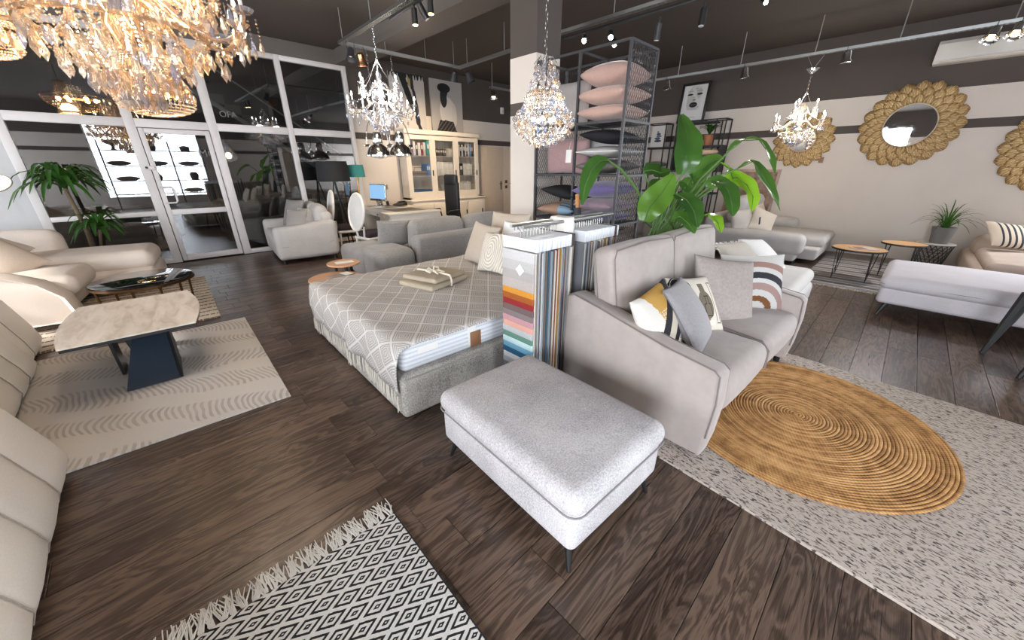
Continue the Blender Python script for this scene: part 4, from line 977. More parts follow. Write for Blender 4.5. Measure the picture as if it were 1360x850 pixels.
def desk_things():
    T = thing('computer', 'silver desktop computer with a blue lit screen on the desk', 'computer', (3.66, 7.90, .783), R(12))
    MB().rbox((0, 0, .27), (.035, .52, .34), .008, Mloc(0, 0, 0, 0, R(5)), seg=2).build('housing', M_chrome, T)
    MB().box((-.024, 0, .285), (.004, .49, .28), Mloc(0, 0, 0, 0, R(5))).build('screen', emit('screen_blue', '#86b4dc', 1.1), T)
    MB().rbox((.03, 0, .05), (.02, .18, .12), .006, Mloc(.02, 0, .0, 0, R(-15))).build('stand', M_chrome, T); MB().box((.03, 0, .005), (.18, .20, .01), ch=.003).build('foot', M_chrome, T)
    T = thing('telephone', 'black desk telephone beside the desktop computer', 'telephone', (4.02, 7.62, .785), R(20))
    MB().prism([(-.10, 0), (.10, 0), (.10, .07), (-.10, .03)], -.11, .11, Matrix.Rotation(R(90), 4, 'X')).build('body', M_black, T)
    MB().rbox((-.02, -.07, .085), (.20, .045, .035), .014).build('handset', M_black, T); MB().box((.03, .04, .075), (.06, .08, .01), Mloc(0, 0, 0, 0, R(-8))).build('display', plain('lcd_grey', '#6b7675', .3), T)
    T = thing('card_holder', 'small black card holder standing between computer and telephone', 'holder', (3.82, 7.78, .785), R(10)); MB().box((0, 0, .005), (.07, .10, .01)).build('foot', M_black, T); MB().box((.0, 0, .055), (.012, .09, .10), Mloc(0, 0, 0, 0, R(-12))).build('card', M_black, T)
    o = MB().box((0, 0, .002), (.20, .28, .004)).build('paper_sheet', M_paper, loc=(3.50, 7.62, .786), rot=(0, 0, R(20))); tag(o, 'white sheet of paper lying on the desk before the telephone', 'paper')
desk_things()
def louis_chair(loc, rz, lab, rot=0):
    T = thing('medallion_chair', lab, 'chair', loc, rz); w = M_white     # faces +x
    se = MB().rbox((0, 0, .45), (.46, .46, .09), .04, bulge=(0, 0, .02), seg=4).build('seat', plain('aubergine_seat', '#2c2128', .9), T)
    MB().rbox((0, 0, .395), (.48, .48, .05), .02).build('seat_rail', w, T)
    M = Mloc(-.25, 0, .82, 0, R(78), 0) @ Matrix.Rotation(0, 4, 'Z')
    ring = [(.27*math.cos(2*math.pi*k/32)*1.12, .225*math.sin(2*math.pi*k/32), 0) for k in range(32)]
    M = Matrix.Translation((-.26, 0, .84)) @ Matrix.Rotation(R(100), 4, 'Y')
    MB().tube([M @ Vector(p) for p in ring], .024, 8, closed=True).build('back_frame', w, T)
    m = MB(); m.lathe([(0, -.02), (.9, -.008), (1, 0), (.9, .008), (0, .02)], 28, M @ Matrix.Diagonal((.29, .215, 1, 1))); m.build('back_panel', plain('pale_cane', '#d9d6d2', .8), T)
    for y in (-.10, .10): MB().tube([(-.235, y, .42), (-.245, y*1.4, .60)], .018, 8).build('back_post', w, T)
    for x in (-.21, .21):
        for y in (-.2, .2): MB().tube([(x, y, .40), (x, y, .34), (x*1.08, y*1.08, 0)], [.026, .022, .013], 10).build('leg', w, T)
louis_chair((2.86, 6.55, 0), R(8), 'white medallion back chair nearest the desk with a dark seat')
louis_chair((2.84, 7.62, 0), R(-8), 'cream medallion back chair half hidden behind the white one')
def office_chair():
    T = thing('office_chair', 'black high back office chair with headrest behind the desk', 'chair', (4.70, 6.95, 0), R(192)); b = plain('black_leather', '#17181b', .5)
    MB().rbox((0, 0, .48), (.50, .50, .09), .04, bulge=(0, 0, .02)).build('seat', b, T)
    MB().rbox((-.26, 0, .90), (.08, .40, .72), .035, Mloc(0, 0, 0, 0, 0), bulge=(.02, 0, .0)).build('backrest', b, T)
    MB().rbox((-.25, 0, 1.30), (.09, .36, .22), .04, bulge=(.02, 0, 0)).build('headrest', b, T)
    MB().cyl((0, 0, .08), (0, 0, .45), .03).build('column', M_chrome, T)
    for s in (-1, 1): MB().tube([(-.2, s*.28, .50), (-.15, s*.29, .70), (.15, s*.29, .70), (.22, s*.28, .66)], .016, 8).build('armrest', b, T)
    for k in range(5):
        a = R(72*k); l = MB().tube([(0, 0, .09), (.30*math.cos(a), .30*math.sin(a), .07)], [.025, .015], 8).build('base_arm', M_black, T); MB().sph((.30*math.cos(a), .30*math.sin(a), .035), .034, 8).build('caster', M_black, l)
office_chair()
BOOKN = [0]
def bookcase():
    B = thing('bookcase', 'cream bookcase with three sliding glass doors above closed cupboards', 'bookcase', (0, 0, 0)); m = M_cream
    x0, x1, yf, yb = 4.60, 6.86, 8.16, 8.68
    MB().rbox(((x0+x1)/2, (yf+yb)/2, .40), (x1-x0, yb-yf, .76), .006, seg=1).build('lower_cabinet', m, B)
    MB().rbox(((x0+x1)/2, (yf+yb)/2-.01, .80), (x1-x0+.03, yb-yf+.03, .035), .01, seg=2).build('counter', m, B)
    for k in range(4):
        w = (x1-x0-.12)/4; cx = x0+.06+w*(k+.5); d = MB().rbox((cx, yf-.008, .40), (w-.012, .02, .64), .004, seg=1).build('door', m, B)
        MB().box((cx+(.5*w-.05)*(1 if k % 2 else 1), yf-.022, .46), (.03, .012, .10), ch=.003).build('handle', M_black, d)
    u0, u1, uf = 4.68, 6.82, 8.34; zb, zt = .82, 2.30
    MB().box(((u0+u1)/2, yb-.01, (zb+zt)/2), (u1-u0, .02, zt-zb)).build('back_panel', m, B)
    for x in (u0+.02, u1-.02): MB().box((x, (uf+yb)/2, (zb+zt)/2), (.04, yb-uf, zt-zb)).build('side_panel', m, B)
    MB().rbox(((u0+u1)/2, (uf+yb)/2-.02, zt+.01), (u1-u0+.05, yb-uf+.05, .10), .012, seg=2).build('cornice', m, B)
    MB().box(((u0+u1)/2, (uf+yb)/2, zb+.02), (u1-u0, yb-uf, .05)).build('bottom_board', m, B)
    SZ = (1.35, 1.80)
    for z in SZ: MB().box(((u0+u1)/2, (uf+yb)/2+.02, z), (u1-u0-.06, yb-uf-.08, .025)).build('shelf', m, B)
    gl = glassy('cabinet_glass', (.95, .95, .95, 1), .03); w = (u1-u0-.08)/3
    cells = []
    for k in range(3):
        a, b = u0+.04+k*w, u0+.04+(k+1)*w; y = uf+.012
        d = MB()
        for c, s in ((((a+.04), y, (zb+zt)/2), (.08, .03, zt-zb-.08)), ((b-.04, y, (zb+zt)/2), (.08, .03, zt-zb-.08)), (((a+b)/2, y, zt-.10), (w-.16, .03, .10)), (((a+b)/2, y, zb+.11), (w-.16, .03, .13))): d.box(c, s)
        d = d.build('sliding_door', m, B, smooth=False)
        MB().box(((a+b)/2, y, (zb+zt)/2), (w-.16, .005, zt-zb-.20)).build('pane', gl, d, smooth=False)
        MB().box((b-.03, y-.02, 1.42), (.028, .012, .13), ch=.003).build('handle', M_black, d)
        cells.append((a+.09, b-.09))
    r6 = random.Random(9)
    fl_ = (zb+.045, SZ[0]+.013, SZ[1]+.013)
    LBN = {'row': {2: 'top', 1: 'middle', 0: 'bottom'}, 'col': ['left', 'middle', 'right']}
    bm = None
    def book(x, z, w_, h, d_, c, lab, lean=0, grp=None, ym=8.50):
        o = MB().rbox((0, 0, h/2), (w_, d_, h), .003, seg=1, m=1).build('binder', plain('book_'+c, c, .6), loc=(x, ym, z), rot=(0, lean, 0)); tag(o, lab, 'book', grp)
        MB().box((0, -d_/2-.001, h*.62), (w_*.62, .003, h*.30)).build('spine_label', M_paper, o)
    def rowf(col, row, cols, h, w_, lab, grp, x0=None):
        a, b = cells[col]; x = a+.02 if x0 is None else a+x0
        for i, c in enumerate(cols):
            ww = w_*(.85+.3*r6.random())
            if x+ww > b: break
            book(x+ww/2, fl_[row], ww-.003, h*(.9+.1*r6.random()), .26, c, ORD[i]+' '+lab if grp else lab, 0, grp); x += ww
    rowf(0, 2, ['#6b4a6e', '#dcdcdc', '#3a3038', '#e4e4e4', '#8f2f3a', '#d8d8d8'], .30, .07, 'ring binder from the left on the top shelf behind the left glass door', 'binders behind the left glass door')
    book(cells[0][0]+.49, fl_[2], .075, .32, .27, '#1f9a9c', 'teal binder on the top shelf behind the left glass door')
    rowf(0, 2, ['#d9d9df'], .30, .05, 'white binder right of the teal one on the top shelf', None, .54)
    rowf(1, 2, ['#4a403a', '#39322e', '#55493f', '#2f2a28', '#4a4440', '#6a6058'], .17, .05, 'small dark catalogue from the left on the top shelf, middle glass door', 'dark catalogues on the top shelf')
    rowf(1, 2, ['#dedad3', '#d4d0c9'], .18, .05, 'small white folder right of the dark catalogues, top shelf', 'white folders right of the dark catalogues', .40)
    rowf(2, 2, ['#dcd8d2', '#3a3634', '#e0ddd8', '#2f2c2b', '#d8d4ce', '#413c39', '#cfccc8'], .30, .05, 'folder from the left on the top shelf behind the right glass door', 'folders top right')
    book(cells[2][0]+.40, fl_[2], .05, .29, .26, '#4f9ad0', 'light blue folder on the top shelf behind the right glass door'); book(cells[2][0]+.46, fl_[2], .05, .29, .26, '#7a4338', 'brown red folder right of the light blue one')
    for k, (c, x) in enumerate((('#2f6fb0', .44), ('#4a86c0', .49))): book(cells[0][0]+x, fl_[1], .045, .27, .25, c, ['dark', 'lighter'][k]+' blue binder on the middle shelf behind the left glass door')
    o = tag(MB().box((0, 0, .05), (.46, .24, .10), ch=.01).build('letter_tray', plain('tray_brown', '#6f625a', .7), loc=(cells[0][0]+.25, 8.50, fl_[1])), 'stack of brown letter trays on the middle shelf', 'tray')
    MB().box((0, -.121, .05), (.42, .004, .012)).build('slot', M_black, o); MB().tube([(-.12, 0, .10), (-.10, 0, .18), (.08, 0, .18), (.10, 0, .10)], .005, 5).build('wire_handle', M_black, o)
    rowf(1, 1, ['#e6e2da', '#dedad2', '#ece8e0', '#e2dfd8', '#e8e5de', '#dcd9d2', '#e4e1da'], .33, .072, 'white archive binder from the left on the middle shelf, middle glass door', 'white binders in the middle')
    book(cells[2][0]+.08, fl_[1], .11, .28, .26, '#2d2926', 'dark box file on the middle shelf behind the right glass door')
    rowf(2, 1, ['#e3dfd7', '#dad7d0', '#e6e3dc', '#dedbd4', '#e2ded6'], .30, .075, 'white archive binder right of the dark box file, middle shelf', 'white binders right of the dark box file', .15)
    for k, (c, x, l) in enumerate((('#e4e4e4', .36, 20), ('#5b6b78', .42, 22), ('#2f3640', .48, 24))): book(cells[1][0]+x, fl_[0], .04, .28, .24, c, ['white', 'slate blue', 'dark'][k]+' binder leaning on the bottom shelf behind the office chair', R(-l))
    rowf(2, 0, ['#e8e4dc', '#dfdbd4', '#e6e2da', '#e9e6df', '#dedad2'], .34, .07, 'white archive binder from the left on the bottom shelf, right glass door', 'white binders on the bottom right')
    o = tag(MB().rbox((0, 0, .09), (.52, .24, .18), .03, bulge=(0, .01, .01)).build('storage_bag', plain('blue_bag', '#2f5f86', .6), loc=(cells[0][0]+.27, 8.50, fl_[0])), 'blue storage bag on the bottom shelf behind the left glass door', 'bag')
    MB().tube([(-.12, -.122, .08), (-.08, -.14, .03), (.08, -.14, .03), (.12, -.122, .08)], .006, 5).build('strap', plain('blue_bag_strap', '#1f3f5c', .6), o)
bookcase()
def prints():
    def canv(t, u, v): pass
    t, u, v = uvmat('dripping_paint_print')
    n = t.noise(t.coord('UV'), 7, 4); uu = t.math('ADD', u, t.math('MULTIPLY', t.math('SUBTRACT', n, .5), .12))
    w = t.math('MULTIPLY', t.math('SUBTRACT', 1, v), .5)
    s1 = t.math('LESS_THAN', t.math('ABSOLUTE', t.math('SUBTRACT', t.math('SUBTRACT', uu, .34), w)), t.math('ADD', .035, t.math('MULTIPLY', v, .07)))
    s2 = t.math('MULTIPLY', t.math('LESS_THAN', t.math('ABSOLUTE', t.math('SUBTRACT', t.math('SUBTRACT', uu, .62), t.math('MULTIPLY', w, .35))), .045), t.math('GREATER_THAN', v, .25))
    top = t.math('GREATER_THAN', t.math('ADD', v, t.math('MULTIPLY', t.math('SINE', t.math('MULTIPLY', uu, 70)), .04)), .95)
    blob = t.math('LESS_THAN', disc(t, u, v, .74, .22, .07, .09), 1); y = rect(t, u, v, .52, .68, .80, .96)
    c = steps(t, lin('#bdb6b1'), [(y, '#a8935f'), (s1, '#1c1c1e'), (s2, '#26272a'), (top, '#1c1c1e'), (blob, '#1a1a1c')]); t.col(c); t.rough(.7); m1 = t.m
    t, u, v = uvmat('woman_in_hat_print')
    hat = t.math('LESS_THAN', disc(t, u, v, .42, .86, .20, .085), 1); head = t.math('LESS_THAN', disc(t, u, v, .43, .80, .10, .10), 1)
    hair = t.math('MULTIPLY', t.math('LESS_THAN', disc(t, u, v, .40, .70, .11, .19), 1), t.math('LESS_THAN', u, .50))
    n = t.math('MULTIPLY', t.math('SUBTRACT', t.noise(t.coord('UV'), 9, 3), .5), .08); vv = t.math('ADD', v, n)
    bl = t.math('LESS_THAN', disc(t, u, vv, .50, .44, .24, .27), 1); arm = t.math('LESS_THAN', disc(t, u, vv, .72, .38, .075, .22), 1)
    sk = t.math('MULTIPLY', t.math('LESS_THAN', t.math('ABSOLUTE', t.math('SUBTRACT', u, .46)), t.math('SUBTRACT', .36, t.math('MULTIPLY', v, .55))), t.math('LESS_THAN', vv, .27))
    fold = t.math('GREATER_THAN', t.math('SINE', t.math('MULTIPLY', t.math('ADD', u, t.math('MULTIPLY', v, -1.2)), 55)), .6)
    c = steps(t, lin('#a6a09d'), [(bl, '#c9c3c0'), (arm, '#c4bdb8'), (sk, '#201d1e'), (t.math('MULTIPLY', sk, fold), '#5b5654'), (hair, '#2b2b2d'), (head, '#26262a'), (hat, '#1b1b1e')]); t.col(c); t.rough(.7); m2 = t.m
    for (x0, x1, z0, z1, m, lab, nm) in ((4.62, 5.50, 2.31, 3.50, m1, 'black and gold dripping paint canvas above the bookcase', 'abstract_canvas'), (5.66, 6.60, 2.31, 3.50, m2, 'grey canvas of a woman in hat and white blouse above the bookcase', 'figure_canvas')):
        w, h = x1-x0, z1-z0; o = MB()
        o.add([(-w/2, -.022, 0), (w/2, -.022, 0), (w/2, -.022, h), (-w/2, -.022, h)], [(0, 1, 2, 3)], uvs=[(.001, 0), (1, .001), (1, 1), (.001, 1)])
        ob = o.build('picture', m, thing(nm, lab, 'picture', ((x0+x1)/2, 8.67, z0)), smooth=False)
        MB().box((0, 0, h/2), (w, .04, h)).build('stretcher_frame', plain('canvas_edge', '#8f8a86', .8), ob.parent)
    o = tag(MB().box((0, 0, 0), (.10, .06, .16), ch=.012).build('motion_sensor', M_white, loc=(8.0, 8.66, 3.02)), 'small white motion sensor high on the dark back wall', 'sensor')
    MB().box((0, -.032, -.02), (.06, .006, .06), ch=.004).build('lens', plain('sensor_lens', '#c9c9c9', .3), o)
    for k, x in enumerate((4.05, 4.24)):
        o = tag(MB().box((0, 0, 0), (.15, .014, .11), ch=.004).build('wall_socket', plain('steel_plate', '#8f8880', .4), loc=(x, 8.69, 1.12)), ['left', 'right'][k]+' steel socket plate on the wall beside the computer', 'socket')
        MB().cyl((0, -.006, 0), (0, -.012, 0), .035, n=14).build('socket_insert', plain('socket_insert', '#5a544e', .5), o)
prints()
def shade_lamps():
    T = thing('tripod_lamp', 'black drum shade floor lamp on a tripod before the glass', 'lamp', (2.93, 8.2, 0))
    MB().ring([(.30, 1.29), (.31, 1.29), (.28, 1.66), (.27, 1.66)], 32).build('lamp_shade', plain('black_shade', '#1d1d1f', .8), T)
    for k in range(3): a = R(120*k+30); MB().tube([(0, 0, 1.34), (.28*math.cos(a), .28*math.sin(a), 0)], .014, 8).build('leg', M_black, T)
    MB().cyl((0, 0, 1.28), (0, 0, 1.46), .02).build('socket', M_black, T)
    T = thing('brass_lamp', 'brass stem floor lamp with a teal drum shade beside the desk', 'lamp', (3.45, 8.3, 0))
    MB().ring([(.165, 1.36), (.17, 1.36), (.15, 1.60), (.145, 1.60)], 28).build('lamp_shade', plain('teal_shade', '#3f8f8b', .8), T)
    MB().cyl((0, 0, .02), (0, 0, 1.45), .013).build('pole', M_brass, T); MB().lathe([(0, 0), (.14, 0), (.14, .015), (.02, .03), (0, .03)], 24).build('base', M_brass, T)
shade_lamps()
# ------------------------------------------------------------------ right side
def sectional():
    S = thing('sectional_sofa', 'greige sectional sofa with a low chaise along the right wall', 'sofa', (7.62, .80, 0)); f = M_lightgrey
    # local: x to the wall, y away
    MB().rbox((1.15, .85, .17), (1.55, 1.65, .20), .04).build('base', f, S)
    MB().rbox((1.28, .60, .33), (1.30, 1.20, .17), .075, bulge=(0, 0, .02), seg=4).build('chaise_cushion', f, S)
    MB().rbox((.72, 1.35, .33), (.95, .75, .17), .07, bulge=(0, 0, .02), seg=4).build('seat_cushion', f, S)
    MB().rbox((.18, .95, .33), (.38, 1.50, .34), .11, bulge=(0, 0, .02), seg=4).build('armrest', f, S)
    MB().rbox((.18, .95, .14), (.30, 1.36, .14), .04).build('arm_base', f, S)
    MB().rbox((.95, 1.72, .46), (1.75, .22, .52), .09, bulge=(0, .02, .02)).build('back_frame', f, S)
    MB().rbox((1.80, .95, .50), (.26, .70, .22), .10, bulge=(0, 0, .01), seg=4).build('bolster', f, S)
    for cx in (.75, 1.45): MB().rbox((cx, 1.52, .60), (.72, .24, .46), .11, Mloc(0, 0, 0, R(8)), bulge=(0, .03, .03), seg=4).build('back_cushion', f, S)
    for x, y in ((.2, .3), (1.8, .1), (.2, 1.6), (1.8, 1.6)): MB().cyl((x, y, 0), (x, y, .08), .025).build('leg', M_black, S)
    c = fabric('oat_cloth', '#cbc0b2', 120, .06, .15)
    cushion('oat_cushion', 'oat coloured cushion standing against the back of the sectional sofa on the right', c, .48, .48, .15, (8.95, 2.02, .64), stand(R(20), R(-12), R(4)))
    cushion('oat_cushion', 'oat cushion with a brown tag leaning sideways on the sectional sofa', c, .46, .46, .16, (8.20, 1.78, .62), stand(R(24), R(-40), R(-24)))
    cushion('oat_cushion', 'pale cushion behind the tagged one at the arm of the sectional sofa', fabric('ash_cloth', '#bdb5ae', 120, .06, .15), .48, .46, .16, (7.96, 2.05, .62), stand(R(20), R(-30), 0))
    o = tag(MB().rbox((0, 0, 0), (.05, .02, .13), .009).build('remote_control', M_black, loc=(7.93, 1.76, .66), rot=(R(-8), R(6), 0)), 'black hand control hanging on a cushion of the sectional sofa', 'remote control'); MB().cyl((0, -.011, .03), (0, -.014, .03), .014, n=12).build('button', M_chrome, o)
sectional()
def grey_sofa_far():
    S = thing('long_sofa', 'long mauve grey sofa behind the strelitzia with grey cushions', 'sofa', (6.15, 2.85, 0)); f = fabric('mauve_grey', '#97908f', 120, .08, .2)
    MB().rbox((1.1, .5, .22), (2.3, 1.0, .36), .06).build('base', f, S)
    MB().rbox((1.1, .12, .48), (2.3, .22, .44), .08, bulge=(0, .01, .01)).build('back_frame', f, S)
    MB().rbox((2.2, .5, .42), (.22, 1.0, .40), .09).build('armrest', f, S)
    for k in range(3): MB().rbox((.40+k*.70, .32, .66), (.68, .22, .42), .10, bulge=(0, .03, .03)).build('back_cushion', f, S)
    for x in (.08, 2.12): MB().cyl((x, .1, 0), (x, .1, .06), .025).build('leg', M_black, S)
grey_sofa_far()
def white_daybed():
    S = thing('white_daybed', 'white upholstered daybed beyond the right arm of the taupe sofa', 'daybed', (4.05, .48, 0)); f = fabric('ivory_cloth', '#dcd8d4', 140, .05, .15)
    MB().rbox((.70, .52, .20), (1.40, 1.0, .26), .08, seg=4).build('base', f, S)
    MB().rbox((.66, .52, .39), (1.36, .98, .17), .08, bulge=(0, 0, .02), seg=4).build('seat_cushion', f, S)
    for x in (.1, 1.3):
        for y in (.1, .9): MB().cyl((x, y, 0), (x, y, .09), .022).build('leg', M_black, S)
    fc = fabric('oat_fringe_cloth', '#c9c1b8', 120, .06, .15)
    o = cushion('fringed_cushion', 'oat cushion edged with short white fringe on the white daybed', fc, .75, .50, .15, (4.38, 1.02, .64), (R(42), R(4), R(-6)))
    m = MB(); r8 = random.Random(3)
    for p in pillow_edge(.75, .50, n=26): 
        d = Vector(p).normalized(); m.tube([p, Vector(p)+d*.03+Vector((r8.uniform(-.01, .01), r8.uniform(-.01, .01), r8.uniform(-.008, .008)))], [.006, .003], 4)
    m.build('fringe', fabric('white_fringe', '#ece8e3', 100, .05, .2), o, stuff=True)
    cushion('white_cushion', 'bright white cushion at the far end of the white daybed', fabric('white_linen', '#ebe9e7', 120, .04, .1), .60, .48, .15, (4.95, .98, .62), (R(40), R(6), R(-10)))
white_daybed()
def tables_right():
    oak = oak_mat('oak_disc', '#a87c50', '#c69a6a')
    for (x, y, z, r, lab) in ((7.33, .30, .45, .31, 'larger round oak top coffee table with black wire legs and a paper on it'), (7.95, -.14, .50, .25, 'smaller higher round oak top table beside the wire basket')):
        T = thing('wire_table', lab, 'table', (x, y, .014))
        MB().lathe([(0, z-.018), (r-.003, z-.018), (r-.003, z), (0, z)], 36).build('table_top', oak, T)
        MB().ring([(r-.004, z-.022), (r+.004, z-.022), (r+.004, z+.002), (r-.004, z+.002)], 36).build('rim', M_black, T)
        for k in range(4):
            a = R(45+90*k); c, s = math.cos(a), math.sin(a); q = .16
            MB().tube([(r*.9*math.cos(a-q), r*.9*math.sin(a-q), z-.02), (r*.86*c, r*.86*s, .006), (r*.9*math.cos(a+q), r*.9*math.sin(a+q), z-.02)], .0065, 6).build('leg', M_black, T)
    o = tag(MB().box((0, 0, .005), (.20, .28, .01)).build('leaflet', plain('leaflet_print', '#b9b0a8', .6), loc=(7.30, .25, .464), rot=(0, 0, R(30))), 'printed leaflet lying on the larger oak wire table', 'leaflet'); MB().box((0, .05, .011), (.16, .12, .002)).build('picture_print', plain('leaflet_pic', '#8a5f52', .6), o)
    t = NT('banded_rug'); s = t.sep(t.coord()); n = t.noise(t.mapping(t.coord(), (3, 40, 1)), 2, 3)
    b = t.math('PINGPONG', t.math('MULTIPLY', s[0], 3.1), .5); th = t.math('GREATER_THAN', t.math('PINGPONG', t.math('MULTIPLY', s[0], 6.2), .5), .44)
    c = t.mix(t.math('GREATER_THAN', b, .25), t.mix(n, lin('#4a423e'), lin('#6d625b')), t.mix(n, lin('#5f6068'), lin('#8b8884'))); c = t.mix(th, c, lin('#c9bfb2')); t.col(c); t.rough(.95); t.bump(n, .5, .006)
    T = thing('banded_rug', 'dark rug banded in brown and grey under the oak wire tables', 'rug', (7.85, -.15, 0))
    MB().rbox((0, 0, .006), (2.35, 1.9, .012), .005, seg=2, m=4).build('weave', t.m, T)
    r8 = random.Random(5); m = MB()
    for k in range(150): y = -.94+1.88*k/149; m.tube([(-1.17, y, .006), (-1.20, y+r8.uniform(-.01, .01), .008), (-1.235, y+r8.uniform(-.02, .02), .003)], .005, 4)
    m.build('fringe', plain('rug_fringe', '#b9a994', .9), T, stuff=True)
    T = thing('wire_basket', 'white wire basket table with a pale lid standing before the right wall', 'basket', (9.33, -.52, .0))
    m = MB(); N = 20
    for k in range(N):
        a, b = 2*math.pi*k/N, 2*math.pi*(k+1)/N
        for d in (a, b): pass
        for j, (z0, r0, z1, r1) in enumerate(((0, .15, .13, .18), (.13, .18, .25, .20), (.25, .20, .37, .225))):
            m.tube([(r0*math.cos(a), r0*math.sin(a), z0), (r1*math.cos(b), r1*math.sin(b), z1)], .004, 4); m.tube([(r0*math.cos(b), r0*math.sin(b), z0), (r1*math.cos(a), r1*math.sin(a), z1)], .004, 4)
    for z, r in ((.003, .15), (.13, .18), (.25, .20), (.37, .225)): m.tube([(r*math.cos(2*math.pi*k/28), r*math.sin(2*math.pi*k/28), z) for k in range(28)], .005, 5, closed=True)
    m.build('wire_mesh', plain('dark_wire', '#3a3836', .5), T, stuff=True)
    MB().lathe([(0, .372), (.23, .372), (.235, .38), (.23, .39), (0, .39)], 32).build('lid', M_white, T)
    T = thing('potted_grass', 'spiky green plant in a grey tapered pot on the wire basket', 'plant', (9.31, -.54, .39))
    MB().lathe([(0, 0), (.105, 0), (.142, .26), (.13, .26), (.12, .235), (0, .235)], 28).build('pot', M_potg, T)
    for k in range(34):
        a = R(137.5*k); e = (k+.5)/34; d = Vector((math.cos(a), math.sin(a), 0)); L = .38+.12*r8.random()
        P = [Vector((0, 0, .24))+d*.02, Vector((0, 0, .24+L*(.55-.30*e)))+d*L*(.15+.25*e), Vector((0, 0, .24+L*(.85-.70*e)))+d*L*(.32+.45*e), Vector((0, 0, .24+L*(.95-1.05*e)))+d*L*(.45+.6*e)]
        P = [Vector((min(p.x, XR-.03-9.31), p.y, p.z)) for p in P]
        m = MB(); leaf_mesh(m, P, .022, fold=.4, n=7, prof=lambda s: max(.05, (1-s)**.5)); m.build('leaf', M_leafd, T, sharp=0)
tables_right()
def lavender_chaise():
    S = thing('chaise_sofa', 'pale lavender grey chaise sofa on slim black feet at the right edge', 'sofa', (5.66, -.05, 0), R(-1)); f = M_lilacgrey
    MB().rbox((.58, -1.3, .235), (1.14, 2.6, .19), .045, m=6, bulge=(.008, .008, 0)).build('base', f, S)
    c = MB().rbox((.56, -.58, .385), (1.18, 1.20, .15), .068, bulge=(0, 0, .025), seg=4, m=6).build('seat_cushion', f, S)
    P = [(-.028, -.02, .36), (-.028, -1.15, .36)]; MB().tube([(.2, .018, .375), (.0, .01, .372), (-.022, -.02, .37), (-.026, -.6, .37), (-.022, -1.14, .37)], .005, 5).build('piping', M_seam, c)
    MB().rbox((.42, -1.75, .43), (.90, 1.0, .22), .07, bulge=(0, 0, .02), seg=4).build('armrest', f, S)
    MB().rbox((.42, -1.70, .565), (.95, 1.0, .11), .05, bulge=(0, 0, .02), seg=4).build('arm_pad', f, S)
    for x, y in ((.06, -.10), (1.08, -.10), (.06, -2.5), (1.08, -2.5)): m = MB(); taper_leg(m, (x, y, .15), (x-.06 if x < .5 else x+.05, y+.05, 0), .028, .010); m.build('leg', M_black, S)
lavender_chaise()
def warm_lit_sofa():
    S = thing('warm_lit_sofa', 'fabric sofa coloured by warm lamp light behind the lavender chaise near the right wall', 'sofa', (7.15, -.82, 0)); f = M_warmlit
    MB().rbox((1.1, -1.0, .22), (2.2, 2.0, .28), .06).build('base', f, S)
    MB().rbox((.75, -.85, .40), (1.45, 1.55, .16), .07, bulge=(0, 0, .02), seg=4).build('seat_cushion', f, S)
    MB().rbox((1.78, -.9, .46), (.62, 1.7, .30), .12, bulge=(0, 0, .02), seg=4).build('back_cushion', f, S)
    for x, y in ((.1, -.1), (2.1, -.1), (.1, -1.9), (2.1, -1.9)): MB().cyl((x, y, 0), (x, y, .09), .022).build('leg', M_black, S)
    t, u, v = uvmat('black_stripes'); st = t.math('MULTIPLY', t.math('GREATER_THAN', t.math('PINGPONG', t.math('MULTIPLY', u, 7.5), .5), .30), t.math('MULTIPLY', t.math('GREATER_THAN', u, .18), t.math('LESS_THAN', u, .82)))
    n = t.noise(t.coord('UV'), 180, 2); t.col(t.mix(st, t.mix(n, lin('#c6b49e'), lin('#d6c6b2')), lin('#2d3036'))); t.rough(.95); t.bump(n, .4, .004)
    cushion('striped_cushion', 'sand cushion with black vertical stripes on the warm lit sofa', t.m, .52, .42, .15, (8.45, -1.12, .68), stand(R(46), R(-52), R(-10)))
    cushion('sand_cushion', 'plain sand cushion cut by the right picture edge on the warm lit sofa', fabric('sand_plain', '#c4b19d', 120, .06, .15), .5, .44, .16, (8.15, -1.75, .64), stand(R(40), R(-70), 0))
warm_lit_sofa()
def black_chair():
    T = thing('dining_chair', 'black dining chair whose tapered leg enters at the right edge', 'chair', (5.10, -1.20, 0), 0); b = M_black
    MB().rbox((.06, -.12, .58), (.56, .62, .08), .035, bulge=(0, 0, .015)).build('seat', plain('black_velvet', '#1d1d20', .85), T)
    MB().rbox((.06, -.42, .84), (.54, .07, .46), .03, Mloc(0, 0, 0, R(0))).build('backrest', plain('black_velvet', '#1d1d20', .85), T)
    for x, y, tx, ty in ((-.03, .36, .14, .25), (-.47, .20, -.20, .05), (-.36, -.55, -.2, -.42), (.42, -.50, .30, -.42)):
        MB().tube([(tx, ty, .55), (tx*.58+x*.42, ty*.56+y*.44, .30), (x, y, 0)], [.05, .036, .016], 8).build('leg', b, T)
black_chair()
